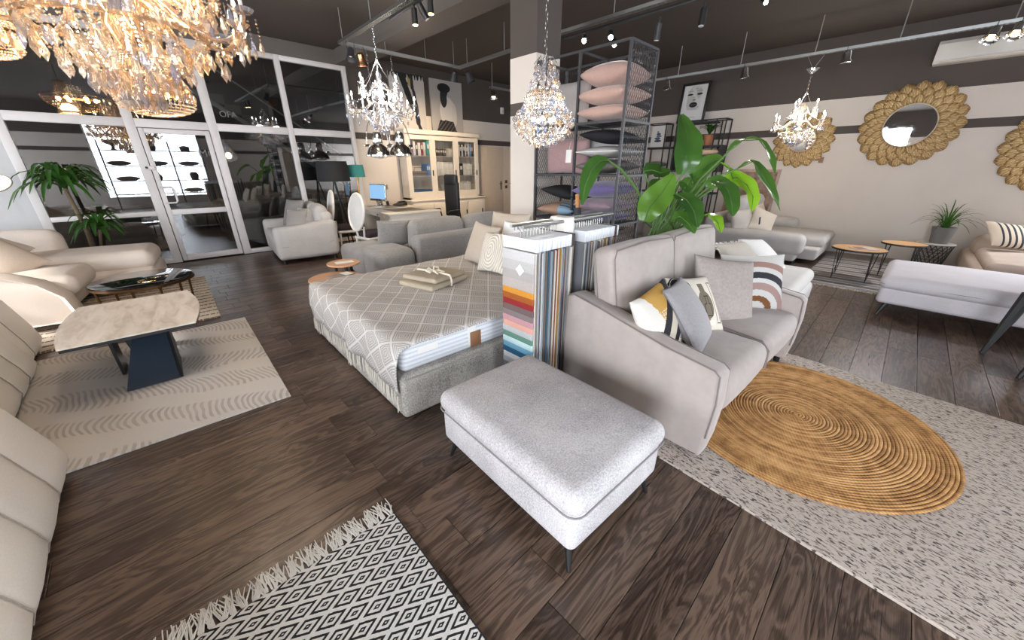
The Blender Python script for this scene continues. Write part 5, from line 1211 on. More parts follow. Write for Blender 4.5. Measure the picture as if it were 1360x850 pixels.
# ---- mirrors
def petal_mesh(L, w, tip=.55):
    m = MB(); vs = []; fs = []; n = 7
    for i in range(n):
        s = i/(n-1); wd = w/2*(math.sin(math.pi*min(1, .18+.80*s))**tip)
        if i == n-1: wd = w*.06
        for e in (-1, -.5, 0, .5, 1): vs.append((wd*e, s*L, .016+.022*math.sin(math.pi*s*.8)*(1-.55*abs(e))-.010*abs(e)+.004*(1 if e in (-.5, .5) else -1)*(s > .1)))
    for i in range(n-1):
        for j in range(4): a = i*5+j; fs.append((a, a+1, a+6, a+5))
    k = len(vs); vs += [(x, y, 0) for x, y, z in vs[0::5]]+[(x, y, 0) for x, y, z in vs[4::5]]
    for i in range(n-1): fs.append((i*5, (i+1)*5, k+i+1, k+i)); fs.append((i*5+4, k+n+i, k+n+i+1, (i+1)*5+4))
    return m.add(vs, fs)
def mirror(y, z, rg, ro, lab, nout, tip, ecc=1.0):
    # local xy is the wall plane, z out of the wall
    T = thing('petal_mirror', lab, 'mirror', (XR-.005, y, z), rot=Matrix(((0, 0, -1), (-1, 0, 0), (0, 1, 0))).to_euler())
    MB().lathe([(0, .0), (rg*1.5, 0), (rg*1.5, .012), (0, .012)], 32).build('backing', M_petal, T)
    rows = ((rg*1.02+(ro-rg)*.38, (ro-rg)*.62, 2*math.pi*ro/nout*1.02, nout, 0, .0), (rg*1.02+(ro-rg)*.16, (ro-rg)*.58, 2*math.pi*ro*.78/nout*1.05, nout, .5, .012), (rg*.98, (ro-rg)*.48, 2*math.pi*ro*.60/nout*1.05, nout, 0, .026))
    for (r0, L, w, n, o, zz) in rows:
        me = None
        for k in range(n):
            a = 2*math.pi*(k+o)/n; loc = (r0*math.cos(a), r0*math.sin(a), zz); ro_ = (R(4), 0, a-math.pi/2)
            if me is None: me = petal_mesh(L, w, tip).build('petal', M_petal, T, loc=loc, rot=ro_, sharp=0).data
            else: put('petal', me, T, loc, ro_, scale=(1, 1, .9+.2*rnd.random()))
    MB().lathe([(0, .050), (rg, .050), (rg, .056), (0, .056)], 48).build('mirror_glass', M_mirror, T)
    MB().ring([(rg-.002, .04), (rg+.014, .04), (rg+.014, .062), (rg-.002, .062)], 48).build('rim', plain('rim_beige', '#b9a68c', .5), T)
    return T
mirror(1.76, 2.04, .20, .50, 'pointed petal gold mirror behind the small chandelier', 16, .9)
mirror(.335, 2.20, .315, .64, 'largest round gold petal mirror in the middle of the right wall', 20, .45)
mirror(-1.35, 1.82, .30, .62, 'gold petal mirror cut by the right picture edge', 20, .45)
o = tag(MB().box((0, 0, 0), (.004, .07, .10)).build('price_tag', plain('brown_tag', '#8a6a52', .7), loc=(9.63, 1.38, 1.68)), 'small brown price tag hanging under the pointed petal mirror', 'tag'); MB().tube([(0, 0, .05), (0, .01, .13)], .003, 4).build('string', M_white, o)
def aircon():
    T = thing('air_conditioner', 'white wall air conditioner high on the dark band', 'air conditioner', (9.66, -.30, 3.18))
    P = [(0, -.15), (-.20, -.15), (-.23, -.11), (-.23, .10), (-.19, .15), (0, .15)]
    m = MB(); m.prism(P, -.62, .62, Matrix(((1, 0, 0, 0), (0, 0, -1, 0), (0, 1, 0, 0), (0, 0, 0, 1)))); m.build('housing', M_white, T, sharp=30)
    MB().box((-.21, 0, -.135), (.09, 1.12, .02), Mloc(0, 0, 0, 0, 0, 0)).build('air_flap', M_cream, T)
    for s in (-1, 1): MB().box((-.115, s*.622, 0), (.21, .01, .28), ch=.004).build('end_cap', M_cream, T)
aircon()
# ---- black shelving with frames, pots and cushions
def black_shelf():
    T = thing('black_shelf', 'black open metal and board shelf before the right wall', 'shelf', (0, 0, 0)); b = plain('shelf_black', '#232325', .6)
    x0, x1 = 9.28, 9.64
    def post(y, z0=0, z1=2.5):
        for x in (x0, x1-.02): MB().box((x, y, (z0+z1)/2), (.022, .022, z1-z0)).build('post', b, T)
    for y in (3.11, 3.30, 4.40, 4.87): post(y, 0, 2.5)
    for z in (.10, .55, 1.0, 1.47, 1.98): MB().box(((x0+x1)/2, 4.0, z), (x1-x0, 1.78, .035)).build('shelf_board', b, T)
    for y0, y1 in ((3.11, 3.60), (4.40, 4.87)):
        m = MB()
        for x in (x0, x1-.02): m.box((x, (y0+y1)/2, 2.5), (.02, y1-y0, .02))
        for y in (y0, y1): m.box(((x0+x1)/2, y, 2.5), (x1-x0, .02, .02))
        m.build('top_rail', b, T)
    for y, z0, z1 in ((4.15, 1.47, 1.98), (3.62, 1.47, 1.98), (3.13, 1.47, 1.98), (4.15, 1.98, 2.45), (3.75, .55, 1.0)): MB().box(((x0+x1)/2, y, (z0+z1)/2), (x1-x0, .03, z1-z0)).build('divider', b, T)
    MB().box((9.46, 3.75, 2.46), (.36, .80, .03)).build('top_board', b, T)
    t, u, v = uvmat('portrait_print')
    face = t.math('LESS_THAN', disc(t, u, v, .5, .60, .34, .40), 1); jaw = rect(t, u, v, .2, .8, .30, .98)
    lid = t.math('MAXIMUM', t.math('LESS_THAN', disc(t, u, v, .30, .74, .12, .028), 1), t.math('LESS_THAN', disc(t, u, v, .70, .74, .12, .028), 1))
    brow = t.math('MAXIMUM', t.math('LESS_THAN', disc(t, u, v, .30, .83, .13, .012), 1), t.math('LESS_THAN', disc(t, u, v, .70, .83, .13, .012), 1))
    lips = t.math('LESS_THAN', disc(t, u, v, .5, .45, .17, .075), 1); gap = t.math('LESS_THAN', disc(t, u, v, .5, .45, .12, .012), 1); nose = t.math('LESS_THAN', disc(t, u, v, .5, .585, .075, .018), 1)
    n = t.noise(t.coord('UV'), 3, 2); cap = t.math('MULTIPLY', rect(t, u, v, .32, .68, .085, .11), t.math('GREATER_THAN', t.math('SINE', t.math('MULTIPLY', u, 130)), .0))
    c = steps(t, lin('#cfcdcc'), [(t.math('MULTIPLY', jaw, face), '#b3b0ae'), (t.math('MULTIPLY', t.math('MULTIPLY', jaw, face), t.math('GREATER_THAN', n, .52)), '#c6c3c1'), (nose, '#6a6664'), (brow, '#9a9694'), (lid, '#1d1c1c'), (lips, '#19191a'), (gap, '#555555'), (cap, '#8d8a88')]); t.col(c); t.rough(.4); pm = t.m
    F = thing('portrait_frame', 'black framed portrait of closed eyes and dark lips leaning on the shelf top', 'picture', (9.40, 3.93, 2.475), rot=(0, R(6), 0))
    w, h = .60, .80; m = MB()
    m.add([(0, w/2-.045, .045), (0, -w/2+.045, .045), (0, -w/2+.045, h-.045), (0, w/2-.045, h-.045)], [(0, 1, 2, 3)], uvs=[(.001, 0), (1, .001), (1, 1), (.001, 1)]); m.build('print', pm, F, smooth=False)
    m = MB()
    for c_, s_ in (((0, w/2-.025, h/2), (.03, .05, h)), ((0, -w/2+.025, h/2), (.03, .05, h)), ((0, 0, .025), (.03, w, .05)), ((0, 0, h-.025), (.03, w, .05))): m.box(c_, s_, ch=.004)
    m.build('frame', M_black, F); MB().box((.012, 0, h/2), (.006, w-.04, h-.04)).build('back_board', M_black, F)
    t, u, v = uvmat('blue_stones_print'); c = lin('#d8d5d2')
    for cu, cv, a, b_, k in ((.5, .30, .26, .06, '#2f3b4d'), (.46, .42, .22, .06, '#3f5168'), (.54, .53, .20, .05, '#5a6b80'), (.50, .63, .16, .05, '#39465a'), (.44, .73, .07, .04, '#4b5a6e')): c = t.mix(t.math('LESS_THAN', disc(t, u, v, cu, cv, a, b_, .4), 1), c, lin(k))
    t.col(c); t.rough(.4)
    F = thing('stones_print', 'white frame with blue stacked stones on the black shelf', 'picture', (9.40, 4.63, 2.0), rot=(0, R(4), 0)); w, h = .34, .46
    m = MB(); m.add([(0, w/2, 0), (0, -w/2, 0), (0, -w/2, h), (0, w/2, h)], [(0, 1, 2, 3)], uvs=[(.001, 0), (1, .001), (1, 1), (.001, 1)]); m.build('print', t.m, F, smooth=False); MB().box((.012, 0, h/2), (.02, w+.02, h+.02)).build('frame', M_white, F)
    P = thing('potted_plant', 'dark leafed plant in a terracotta pot on the black shelf', 'plant', (9.40, 3.45, 1.998))
    MB().lathe([(0, 0), (.075, 0), (.10, .18), (.112, .18), (.112, .21), (.098, .21), (.09, .19), (0, .19)], 24).build('pot', M_terra, P)
    r8 = random.Random(8)
    for k in range(16):
        a = R(137.5*k); d = Vector((math.cos(a)*.55, math.sin(a), 0)); L = .24+.12*r8.random(); q = .25+.6*((k+.5)/16)
        m = MB(); leaf_mesh(m, [(0, 0, .19), Vector((0, 0, .19+L*.5))+d*L*q*.4, Vector((0, 0, .19+L*(.9-.3*q)))+d*L*q, Vector((0, 0, .19+L*(1-.6*q)))+d*L*q*1.25], .05, fold=.3, n=6); m.build('leaf', M_leafd, P, sharp=0)
    dot = NT('dotted_cream'); vn = dot.new('ShaderNodeTexVoronoi'); vn.inputs['Scale'].default_value = 14; dot.put(vn.inputs['Vector'], dot.coord('UV')); dot.col(dot.mix(dot.math('LESS_THAN', vn.outputs['Distance'], .22), lin('#cdb89c'), lin('#5d4a3c'))); dot.rough(.9)
    cushion('dotted_cushion', 'cream cushion with brown dots upper one in the black shelf', dot.m, .42, .50, .15, (9.42, 3.40, 1.86), (0, 0, R(4)))
    st = NT('grey_striped_knit'); w_ = st.math('PINGPONG', st.math('MULTIPLY', st.sep(st.coord('UV'))[0], 14), .5); st.col(st.mix(w_, lin('#8d837c'), lin('#6a625d'))); st.rough(.9)
    cushion('knit_cushion', 'grey striped cushion under the dotted one in the black shelf', st.m, .44, .54, .17, (9.40, 3.42, 1.62), (0, 0, R(-3)))
    cushion('speckled_cushion', 'grey speckled cushion in the left bay of the black shelf', fabric('speckle', '#9a9794', 60, .25, .2), .40, .46, .13, (9.42, 4.62, 1.62), (0, 0, 0))
    cushion('shelf_cushion', 'pale grey cushion standing in the middle bay of the black shelf', M_lightgrey, .46, .44, .14, (9.46, 3.85, 1.72), stand(R(10), R(-90), 0))
    for k, (y, z, c) in enumerate(((3.45, 1.18, '#9c6a52'), (3.95, 1.13, '#8d8074'), (4.5, 1.14, '#77706a'), (3.5, .70, '#80766c'), (4.3, .72, '#9b8d80'))):
        nm = ['rust', 'taupe', 'slate', 'umber', 'sand'][k]
        o = tag(MB().lathe([(0, 0), (.07, 0), (.11, .10), (.09, .22), (.05, .27), (.055, .29), (.045, .29), (.04, .26), (0, .24)], 20).build('vase', plain('vase_'+nm, c, .6), loc=(9.44, y, z-.16 if z > 1 else z-.13)), nm+' coloured round vase low in the black shelf behind the leaves', 'vase')
black_shelf()
o = tag(MB().box((0, 0, .75), (.03, .95, 1.5), ch=.004).build('canvas_panel', fabric('rose_panel', '#b59d90', 6, .2, .1, mottle=1.2), loc=(9.50, 2.45, .012), rot=(0, R(4), 0)), 'tall rose beige printed panel leaning on the right wall behind the plant', 'panel'); MB().box((-.017, 0, .75), (.004, .85, 1.4)).build('printed_face', fabric('rose_print', '#a58a7c', 5, .3, .1, mottle=1.0), o)
# ------------------------------------------------------------------ cage shelf, plant, hanging things
def cage():
    T = thing('cage_shelf', 'tall black metal shelf with expanded mesh sides holding cushions beside the column', 'shelf', (3.5, 2.09, 0)); b = M_dark
    D, L, H = .50, 1.11, 2.60; LV = (.45, .98, 1.47, 1.965, 2.60); bays = (0, .55, L)
    for y in bays:
        for x in (0, D): MB().box((x, y, H/2), (.024, .024, H)).build('post', b, T)
    for z in LV:
        m = MB()
        for x in (0, D): m.box((x, L/2, z), (.022, L, .022))
        for y in bays: m.box((D/2, y, z), (D, .022, .022))
        m.build('rail', b, T)
        if z < 2.5: MB().box((D/2, L/2, z+.006), (D-.02, L-.02, .006)).build('shelf_plate', b, T)
    def mesh_panel(origin, ux, w, z0, z1):
        m = MB(); s, h = .038, .058; o = Vector(origin); ux = Vector(ux)
        nx, nz = int(w/s), int((z1-z0)/h)
        def pt(i, j): return o+ux*(i*w/nx)+Vector((0, 0, z0+(z1-z0)*j/nz))
        for i in range(nx):
            for j in range(nz):
                c = o+ux*((i+.5)*w/nx)+Vector((0, 0, z0+(z1-z0)*(j+.5)/nz)); dx = ux*(.5*w/nx); dz = Vector((0, 0, .5*(z1-z0)/nz))
                for a, q in ((c-dx, c+dz), (c+dz, c+dx), (c+dx, c-dz), (c-dz, c-dx)):
                    m.tube([a, q], .0022, 3, caps=False)
        m.build('mesh_panel', b, T, stuff=True, smooth=False)
    for z0, z1 in zip(LV[1:-1], LV[2:]):
        mesh_panel((0, 0, 0), (1, 0, 0), D, z0, z1); mesh_panel((0, L, 0), (1, 0, 0), D, z0, z1)
        mesh_panel((D, 0, 0), (0, 1, 0), L, z0, z1)
    mesh_panel((0, 0, 0), (1, 0, 0), D, .45, .98)
cage()
def cage_cushions():
    pk = fabric('dusty_pink', '#b3948a', 90, .08, .15, sheen=.3)
    cx = 3.74
    A = [('topmost dusty pink cushion of the three in the cage shelf', pk, .50, .52, .22, (cx, 2.37, 2.39), 4), ('middle salmon pink cushion of the three in the cage shelf', fabric('salmon_pink', '#bf9f92', 90, .08, .15, sheen=.3), .52, .54, .17, (cx, 2.37, 2.215), -3), ('lowest pink cushion of the three in the top of the cage shelf', fabric('salmon_pink', '#bf9f92', 90, .08, .15, sheen=.3), .50, .54, .15, (cx, 2.37, 2.062), 3)]
    for l, m, w, h, t, p, r in A: cushion('pink_cushion', l, m, w, h, t, p, (0, 0, R(r)), 'pink cushions in the cage shelf', pinch=.05, flat=.36)
    cushion('grey_cushion', 'light grey cushion standing in the upper left bay of the cage shelf', fabric('dove_grey', '#a5a1a0', 90, .06, .1), .46, .46, .15, (3.72, 2.90, 2.20), stand(R(14), R(-78), R(3)))
    cushion('black_cushion', 'black cushion on top of the grey stack in the cage shelf', fabric('ink_black', '#26262a', 90, .1, .15), .48, .50, .14, (cx, 2.36, 1.845), (R(5), 0, R(3)))
    cushion('silver_cushion', 'silver grey flat cushion with pale edge under the black one', fabric('silver_grey', '#b1afae', 90, .06, .12), .50, .52, .12, (cx, 2.37, 1.70), (0, 0, R(-2)), piping=M_paper)
    cushion('fur_cushion', 'dark grey furry cushion at the bottom of the middle stack', fabric('fur_grey', '#6f6b67', 50, .25, .8), .50, .53, .14, (cx, 2.37, 1.56), (0, 0, R(2)))
    cushion('white_cushion', 'white cushion standing behind the grey stack in the cage shelf', fabric('cotton_white', '#dddbd9', 90, .04, .1), .42, .42, .12, (3.90, 2.58, 1.72), stand(R(6), R(-84), 0))
    mv = fabric('mauve_quilt', '#a98a8b', 70, .1, .3, sheen=.3)
    for k, y in enumerate((2.97, 2.80)): cushion('mauve_quilt', ['left', 'right'][k]+' folded mauve quilt standing in the left bay of the cage shelf', mv, .40, .36, .16, (3.70, y, 1.665), (R(90), R(3-6*k), R(90)), None, pinch=.02, flat=.25)
    cushion('black_cushion', 'black cushion upper one in the lower left bay of the cage shelf', fabric('ink_black', '#26262a', 90, .1, .15), .46, .50, .15, (3.72, 2.86, 1.275), (R(8), 0, R(-3)))
    t, u, v = uvmat('colour_block'); c = steps(t, lin('#c9b5a6'), [(t.math('LESS_THAN', u, .34), '#9a7a66'), (rect(t, u, v, -.1, .34, -.1, .42), '#7f9bb0'), (rect(t, u, v, .10, .14, -.1, .42), '#24272c'), (rect(t, u, v, .24, .27, -.1, .42), '#24272c')]); t.col(c); t.rough(.9)
    cushion('block_cushion', 'beige cushion with brown and blue blocks in the lower left bay', t.m, .48, .52, .17, (3.70, 2.88, 1.085), (0, R(0), R(2)))
    pu = fabric('violet_velvet', '#6f6495', 60, .15, .2, sheen=.4)
    cushion('violet_cushion', 'violet velvet cushion upper one in the lower right bay of the cage shelf', pu, .50, .54, .18, (cx, 2.38, 1.325), (R(-3), 0, R(3)))
    cushion('lilac_cushion', 'dusty lilac cushion under the violet one in the cage shelf', fabric('dusty_lilac', '#9a8592', 70, .12, .2, sheen=.3), .48, .53, .15, (cx, 2.38, 1.165), (0, 0, R(-3)))
    cushion('violet_cushion', 'flat violet cushion at the bottom of the lower right bay', pu, .48, .52, .11, (cx, 2.38, 1.045), (0, 0, R(2)))
    o = tag(MB().rbox((0, 0, 0), (.003, .075, .13), .0014, seg=1, m=1).build('hang_tag', M_paper, loc=(3.46, 2.69, 1.66), rot=(0, R(3), 0)), 'white paper hang tag on a string before the mauve quilts', 'tag'); MB().tube([(0, 0, .065), (.02, .0, .15)], .002, 4).build('string', M_white, o)
    # closed parasol with a cork grip leaning by the shelf
    T = thing('parasol', 'closed dark parasol with a cork handle leaning before the cage shelf', 'parasol', (3.32, 2.30, .0), rot=(R(-9), R(4), 0))
    MB().lathe([(0, 0), (.05, .02), (.075, .45), (.055, .95), (.03, 1.16), (0, 1.16)], 10).build('canopy', plain('dark_canopy', '#3c3b3d', .8), T, sharp=20)
    MB().lathe([(0, 1.16), (.020, 1.16), (.024, 1.20), (.022, 1.30), (0, 1.31)], 12).build('grip', plain('cork', '#c08a56', .8), T)
cage_cushions()
def onx(u, v, x): d = at(u, v, 1)-Vector((0, 0, CAMH)); return Vector((0, 0, CAMH))+d*(x/d.x)
def ony(u, v, y): d = at(u, v, 1)-Vector((0, 0, CAMH)); return Vector((0, 0, CAMH))+d*(y/d.y)
def onz_(u, v, z): d = at(u, v, 1)-Vector((0, 0, CAMH)); return Vector((0, 0, CAMH))+d*((z-CAMH)/d.z)
def strelitzia():
    base = Vector((3.02, 1.72, .30))
    T = thing('strelitzia', 'large strelitzia with broad glossy leaves behind the taupe sofa', 'plant', (base.x, base.y, 0))
    MB().lathe([(0, 0), (.13, 0), (.17, .30), (.155, .30), (.15, .26), (0, .26)], 24).build('pot', M_potg, T)
    MB().lathe([(0, .25), (.15, .25), (.15, .262), (0, .27)], 20).build('soil', M_soil, T)
    b0 = Vector((0, 0, .26)); off = Vector((base.x, base.y, 0))
    pr = lambda s: max(.04, math.sin(math.pi*min(1, .10+.88*s))**.75)
    def leaf(stem, blade, w, mat=None, fold=.22, up=None, wave=.10):
        P = [at(*p)-off for p in stem]; B = [at(*p)-off for p in blade]
        q = MB(); q.tube([b0+Vector((rnd.uniform(-.05, .05), rnd.uniform(-.05, .05), 0))]+P+[B[0]], [.014]+[.012]*(len(P))+[.007], 8); st = q.build('stalk', M_stem, T)
        m = MB(); leaf_mesh(m, B, w, up or Vector((0, 0, 1)), fold, pr, 0, wave, n=14); lf = m.build('leaf_blade', mat or M_leaf, T, sharp=0)
        MB().tube([p+Vector((0, 0, .002)) for p in B], [.0045]*(len(B)-1)+[.0015], 6).build('midrib', M_stem, lf)
        return lf
    toc = -_F            # blades that turn their face to the room
    D = 3.18
    leaf([(880, 290, D+.2), (898, 245, D)], [(906, 232, D-.05), (911, 210, D-.10), (913, 182, D-.06), (905, 152, D+.05)], .235, up=toc, fold=.30)
    leaf([(888, 300, D+.15), (930, 238, D-.05)], [(968, 201, D-.1), (985, 187, D-.12), (1008, 186, D-.15), (1022, 205, D-.18), (1029, 230, D-.2)], .135)
    leaf([(890, 300, D+.15), (940, 240, D-.1)], [(980, 224, D-.15), (1000, 215, D-.2), (1014, 236, D-.25), (1028, 262, D-.3), (1036, 280, D-.3)], .145)
    leaf([(888, 302, D+.15), (915, 270, D-.05)], [(940, 250, D-.15), (952, 240, D-.2), (966, 252, D-.3), (972, 272, D-.36), (973, 287, D-.38)], .155, up=toc+Vector((0, 0, .8)))
    leaf([(888, 304, D+.15), (930, 262, D)], [(962, 240, D), (978, 236, D-.02), (992, 246, D-.04), (1000, 262, D-.05), (998, 281, D-.05)], .15, mat=M_leaf2, up=toc+Vector((0, 0, .5)))
    leaf([(868, 305, D+.15)], [(856, 294, D+.02), (863, 275, D), (880, 255, D), (895, 231, D)], .24, mat=M_leaf3, up=toc, fold=.16)
    leaf([(868, 300, D+.2), (846, 252, D+.05), (826, 226, D-.05)], [(808, 213, D-.1), (797, 214, D-.15), (786, 226, D-.2), (778, 246, D-.25), (773, 272, D-.28)], .14, up=toc+Vector((0, 0, .5)))
    leaf([(890, 304, D+.15)], [(898, 258, D-.2), (912, 266, D-.28), (922, 282, D-.34), (926, 302, D-.36)], .17, up=toc+Vector((0, 0, .6)))
    leaf([(895, 306, D+.1)], [(892, 292, D-.25), (903, 288, D-.3), (914, 297, D-.34), (922, 310, D-.38)], .15, up=toc+Vector((0, 0, 1)))
    leaf([(884, 300, D+.2)], [(855, 228, D+.1), (866, 226, D+.1), (878, 230, D+.1), (890, 226, D+.1)], .16, up=toc+Vector((0, 0, .6)))
    leaf([(888, 300, D+.2), (905, 262, D+.1)], [(918, 235, D+.05), (932, 224, D), (948, 213, D-.02), (962, 211, D-.04)], .14, up=toc+Vector((0, 0, .4)))
    leaf([(888, 302, D+.2), (918, 255, D)], [(956, 216, D), (968, 224, D), (974, 240, D-.02), (975, 255, D-.02)], .12, mat=M_leaf2)
    leaf([(896, 306, D+.1)], [(930, 288, D-.2), (944, 286, D-.25), (953, 296, D-.3), (957, 309, D-.32)], .12, mat=M_leaf2)
    leaf([(884, 300, D+.2), (895, 262, D+.1)], [(905, 240, D+.1), (918, 246, D+.05), (926, 240, D+.05), (938, 232, D+.05)], .18, up=toc)
    leaf([(880, 300, D+.2), (868, 265, D+.1)], [(862, 250, D+.1), (872, 246, D+.1), (884, 250, D+.1), (893, 244, D+.1)], .14, mat=M_leaf, up=toc+Vector((0, 0, .5)))
    for k in range(16):
        u = 868+k*2.6; v = 250+rnd.uniform(-6, 22); u2 = u+rnd.uniform(4, 26)
        MB().tube([b0+Vector((rnd.uniform(-.08, .08), rnd.uniform(-.08, .08), 0)), at(866+k*2.2, 305, D+.12)-off, at(u2, v, D+.05)-off], [.013, .011, .006], 7).build('stalk', M_stem, T)
strelitzia()
# ---- suspended cable trays
def tray(lab, p0, p1, rods, w=.07, h=.035):
    p0, p1 = Vector(p0), Vector(p1); d = p1-p0; L = d.length; a = math.atan2(d.y, d.x)
    T = thing('cable_tray', lab, 'cable tray', p0, a)
    m = MB()
    for s in (-1, 1): m.box((L/2, s*w/2, h/2), (L, .004, h)); m.box((L/2, s*(w/2-.006), .001), (L, .014, .003)); m.box((L/2, s*(w/2-.006), h), (L, .014, .003))
    m.box((L/2, 0, .001), (L, .012, .003)); m.build('side_rails', M_galv, T)
    m = MB(); n = int(L/.05)
    for k in range(n): m.box(((k+.5)*L/n, 0, .001), (.018, w, .003))
    m.build('perforated_web', M_galv, T, stuff=True)
    for r in rods: MB().cyl((r, 0, .02), (r, 0, ZC-p0.z), .007, n=8).build('hanger_rod', M_galv, T)
    return T
tray('cable tray running along the dark band before the right wall mirrors', (8.2, 4.6, 3.17), (8.2, -1.2, 3.17), (.8, 1.9, 2.95, 3.9, 4.9))
tray('cable tray over the office carrying the white chandelier', (2.80, 6.60, 3.26), (2.72, 3.3, 3.28), (.1, 1.1))
tray('cable tray running before the office wall above the pendants', (2.80, 6.66, 3.28), (4.98, 6.62, 3.28), (.75, 1.5, 2.1))
tray('short cable tray between office corner and column', (4.98, 6.60, 3.26), (4.86, 4.2, 3.24), (.3, 1.35))
tray('cable tray end over the glass partition by the warm chandelier', (-.6, 7.35, 3.26), (1.66, 7.45, 3.26), (1.4, 2.18))
tray('cable tray beside the column above the cage shelf', (4.72, 4.3, 3.22), (4.72, .8, 3.22), (1.2, 2.4))
tray('far cable tray on the back wall right of the canvases', (6.35, 7.25, 3.2), (8.4, 7.2, 3.2), (.05, 1.5))
def light_rail(lab, p0, p1):
    p0, p1 = Vector(p0), Vector(p1); d = p1-p0; o = tag(MB().box((d.length/2, 0, 0), (d.length, .034, .03), ch=.004).build('light_rail', M_black, loc=p0, rot=(0, math.asin(-d.z/d.length), math.atan2(d.y, d.x))), lab, 'light rail')
    MB().box((d.length/2, 0, -.0155), (d.length-.05, .012, .004)).build('contact_slot', M_dark, o)
light_rail('black light rail under the cable tray beside the column', (4.66, 3.9, 3.14), (4.66, .8, 3.14))
light_rail('black light rail under the office cable tray', (2.78, 5.0, 3.22), (2.74, 3.3, 3.24))
def track_spot(lab, p, aim, on, group=None, r=.032, L=.13, power=40, col=(1, .86, .66), em=None):
    p = Vector(p); a = Vector(aim).normalized(); T = thing('track_spot', lab, 'spotlight', p, 0, group)
    MB().cyl((0, 0, .075), (0, 0, .0), .010, n=8).build('bracket', M_black, T)
    MB().tube([Vector((0, 0, 0))-a*.02, a*L], r, 14).build('housing', M_black, T)
    MB().cyl(a*(L+.001), a*(L+.006), r*.82, n=14).build('lens', em if on else plain('lens_off', '#d8d8d8', .3), T)
    if on: spot('spot_light', p+a*(L+.03), p+a*2, power, col, 80)
WE = emit('spot_warm', '#ffd08a', 30); CE = emit('spot_cool', '#fff6ea', 60)
track_spot('left black track spot of the three under the office tray, lit warm', onx(550, 14, 2.77), (0, 0, -1), True, em=WE)
track_spot('unlit black track spot between two lit ones under the office tray', onx(558, 8, 2.77), (.5, -.3, -1), False)
track_spot('right black track spot of the three under the office tray, lit warm', onx(571, -2, 2.77), (0, 0, -1), True, em=WE)
track_spot('brightest white spot on the rail at the left end above the cage shelf', onx(776, 50, 4.66), (-.75, -.55, -.5), True, em=CE, col=(1, .95, .86), power=110)
track_spot('second lit spot on the rail above the cage shelf', onx(811, 44, 4.66), (-.75, -.55, -.6), True, em=CE, col=(1, .95, .86), power=90)
track_spot('lower lit spot close behind the second one above the cage shelf', onx(816, 54, 4.72), (-.7, -.5, -.8), True, em=CE, r=.025, L=.09, col=(1, .95, .86))
track_spot('unlit black cylinder spot hanging right of the cage shelf top', onx(875, 34, 4.66), (.1, .1, -1), False)
track_spot('black cylinder spot further right with a pale lens', onx(935, 14, 4.66), (-.1, 0, -1), False)
track_spot('bright white spot alone on the ceiling at top right', onz_(1013, -3, ZC-.058), (-.6, -.6, -.7), True, em=CE, col=(1, .95, .86), power=110)
def shell_spot(lab, p, aim, group=None, power=40, r=.06, glow=True, met=None, col=(1, .78, .52)):
    """metal reflector lamp with a flared rim"""
    p = Vector(p); T = thing('reflector_spot', lab, 'spotlight', p, 0, group); a = Vector(aim).normalized(); q = Vector((0, 0, -1)).rotation_difference(a).to_matrix().to_4x4()
    MB().ring([(r*.55, -.0), (r*.62, -.0), (r*.75, -.10), (r*1.0, -.135), (r*1.0, -.142), (r*.70, -.105), (r*.56, -.005)], 20, q).build('reflector', met or M_chrome, T)
    MB().sph(q @ Vector((0, 0, -.085)), r*.34, 10).build('bulb', WE if glow else M_white, T)
    MB().lathe([(0, .02), (r*.5, .015), (r*.6, 0), (0, 0)], 16, q).build('cap', met or M_chrome, T)
    MB().tube([(-r*.8, 0, .10), (-r*.8, 0, -.03), (r*.8, 0, -.03), (r*.8, 0, .10)][:4], .004, 5).build('bracket', M_dark, T)
    if glow: spot('reflector_light', p+a*.2, p+a*2, power, col, 110)
for k, (u, v) in enumerate(((887, 108), (990, 91), (1126, 68), (1323, 38), (1356, 32))):
    shell_spot(['chrome reflector spot first from the cage shelf under the right cable tray', 'chrome reflector spot second from the cage shelf under the right cable tray', 'chrome reflector spot near the small chandelier under the right cable tray', 'chrome reflector spot before the air conditioner', 'chrome reflector spot cut by the right picture edge'][k], onx(u, v, 8.2), (.15 if k < 3 else -.55, -.1 if k < 3 else .15, -1), power=18 if k < 3 else 95, r=.085, col=(1, .78, .52) if k < 3 else (.95, .95, 1))
shell_spot('copper lit reflector spot left of the white chandelier', onx(478, 72, 2.86), (.3, .2, -1), met=metal('copper', '#b98562', .2), r=.075, power=110)
shell_spot('dark steel reflector spot behind the copper one', onx(466, 66, 2.80), (-.3, -.3, -1), met=M_dark, glow=False, r=.07)
shell_spot('dark reflector spot lit at the corner of the office cable tray', onx(604, 96, 4.90), (.25, .75, -.9), met=M_dark, r=.08, power=220)
shell_spot('dark reflector spot at the tray corner beside the lit one', onx(622, 98, 5.02), (.3, -.3, -1), met=M_dark, glow=False, r=.08)
shell_spot('chrome reflector spot low on the far cable tray', ony(655, 122, 7.24), (-.2, -.3, -1), r=.09, power=110)
shell_spot('chrome reflector spot at the cable tray end by the warm chandelier', ony(294, 62, 7.40), (.6, -.2, -.6), glow=False, r=.085)
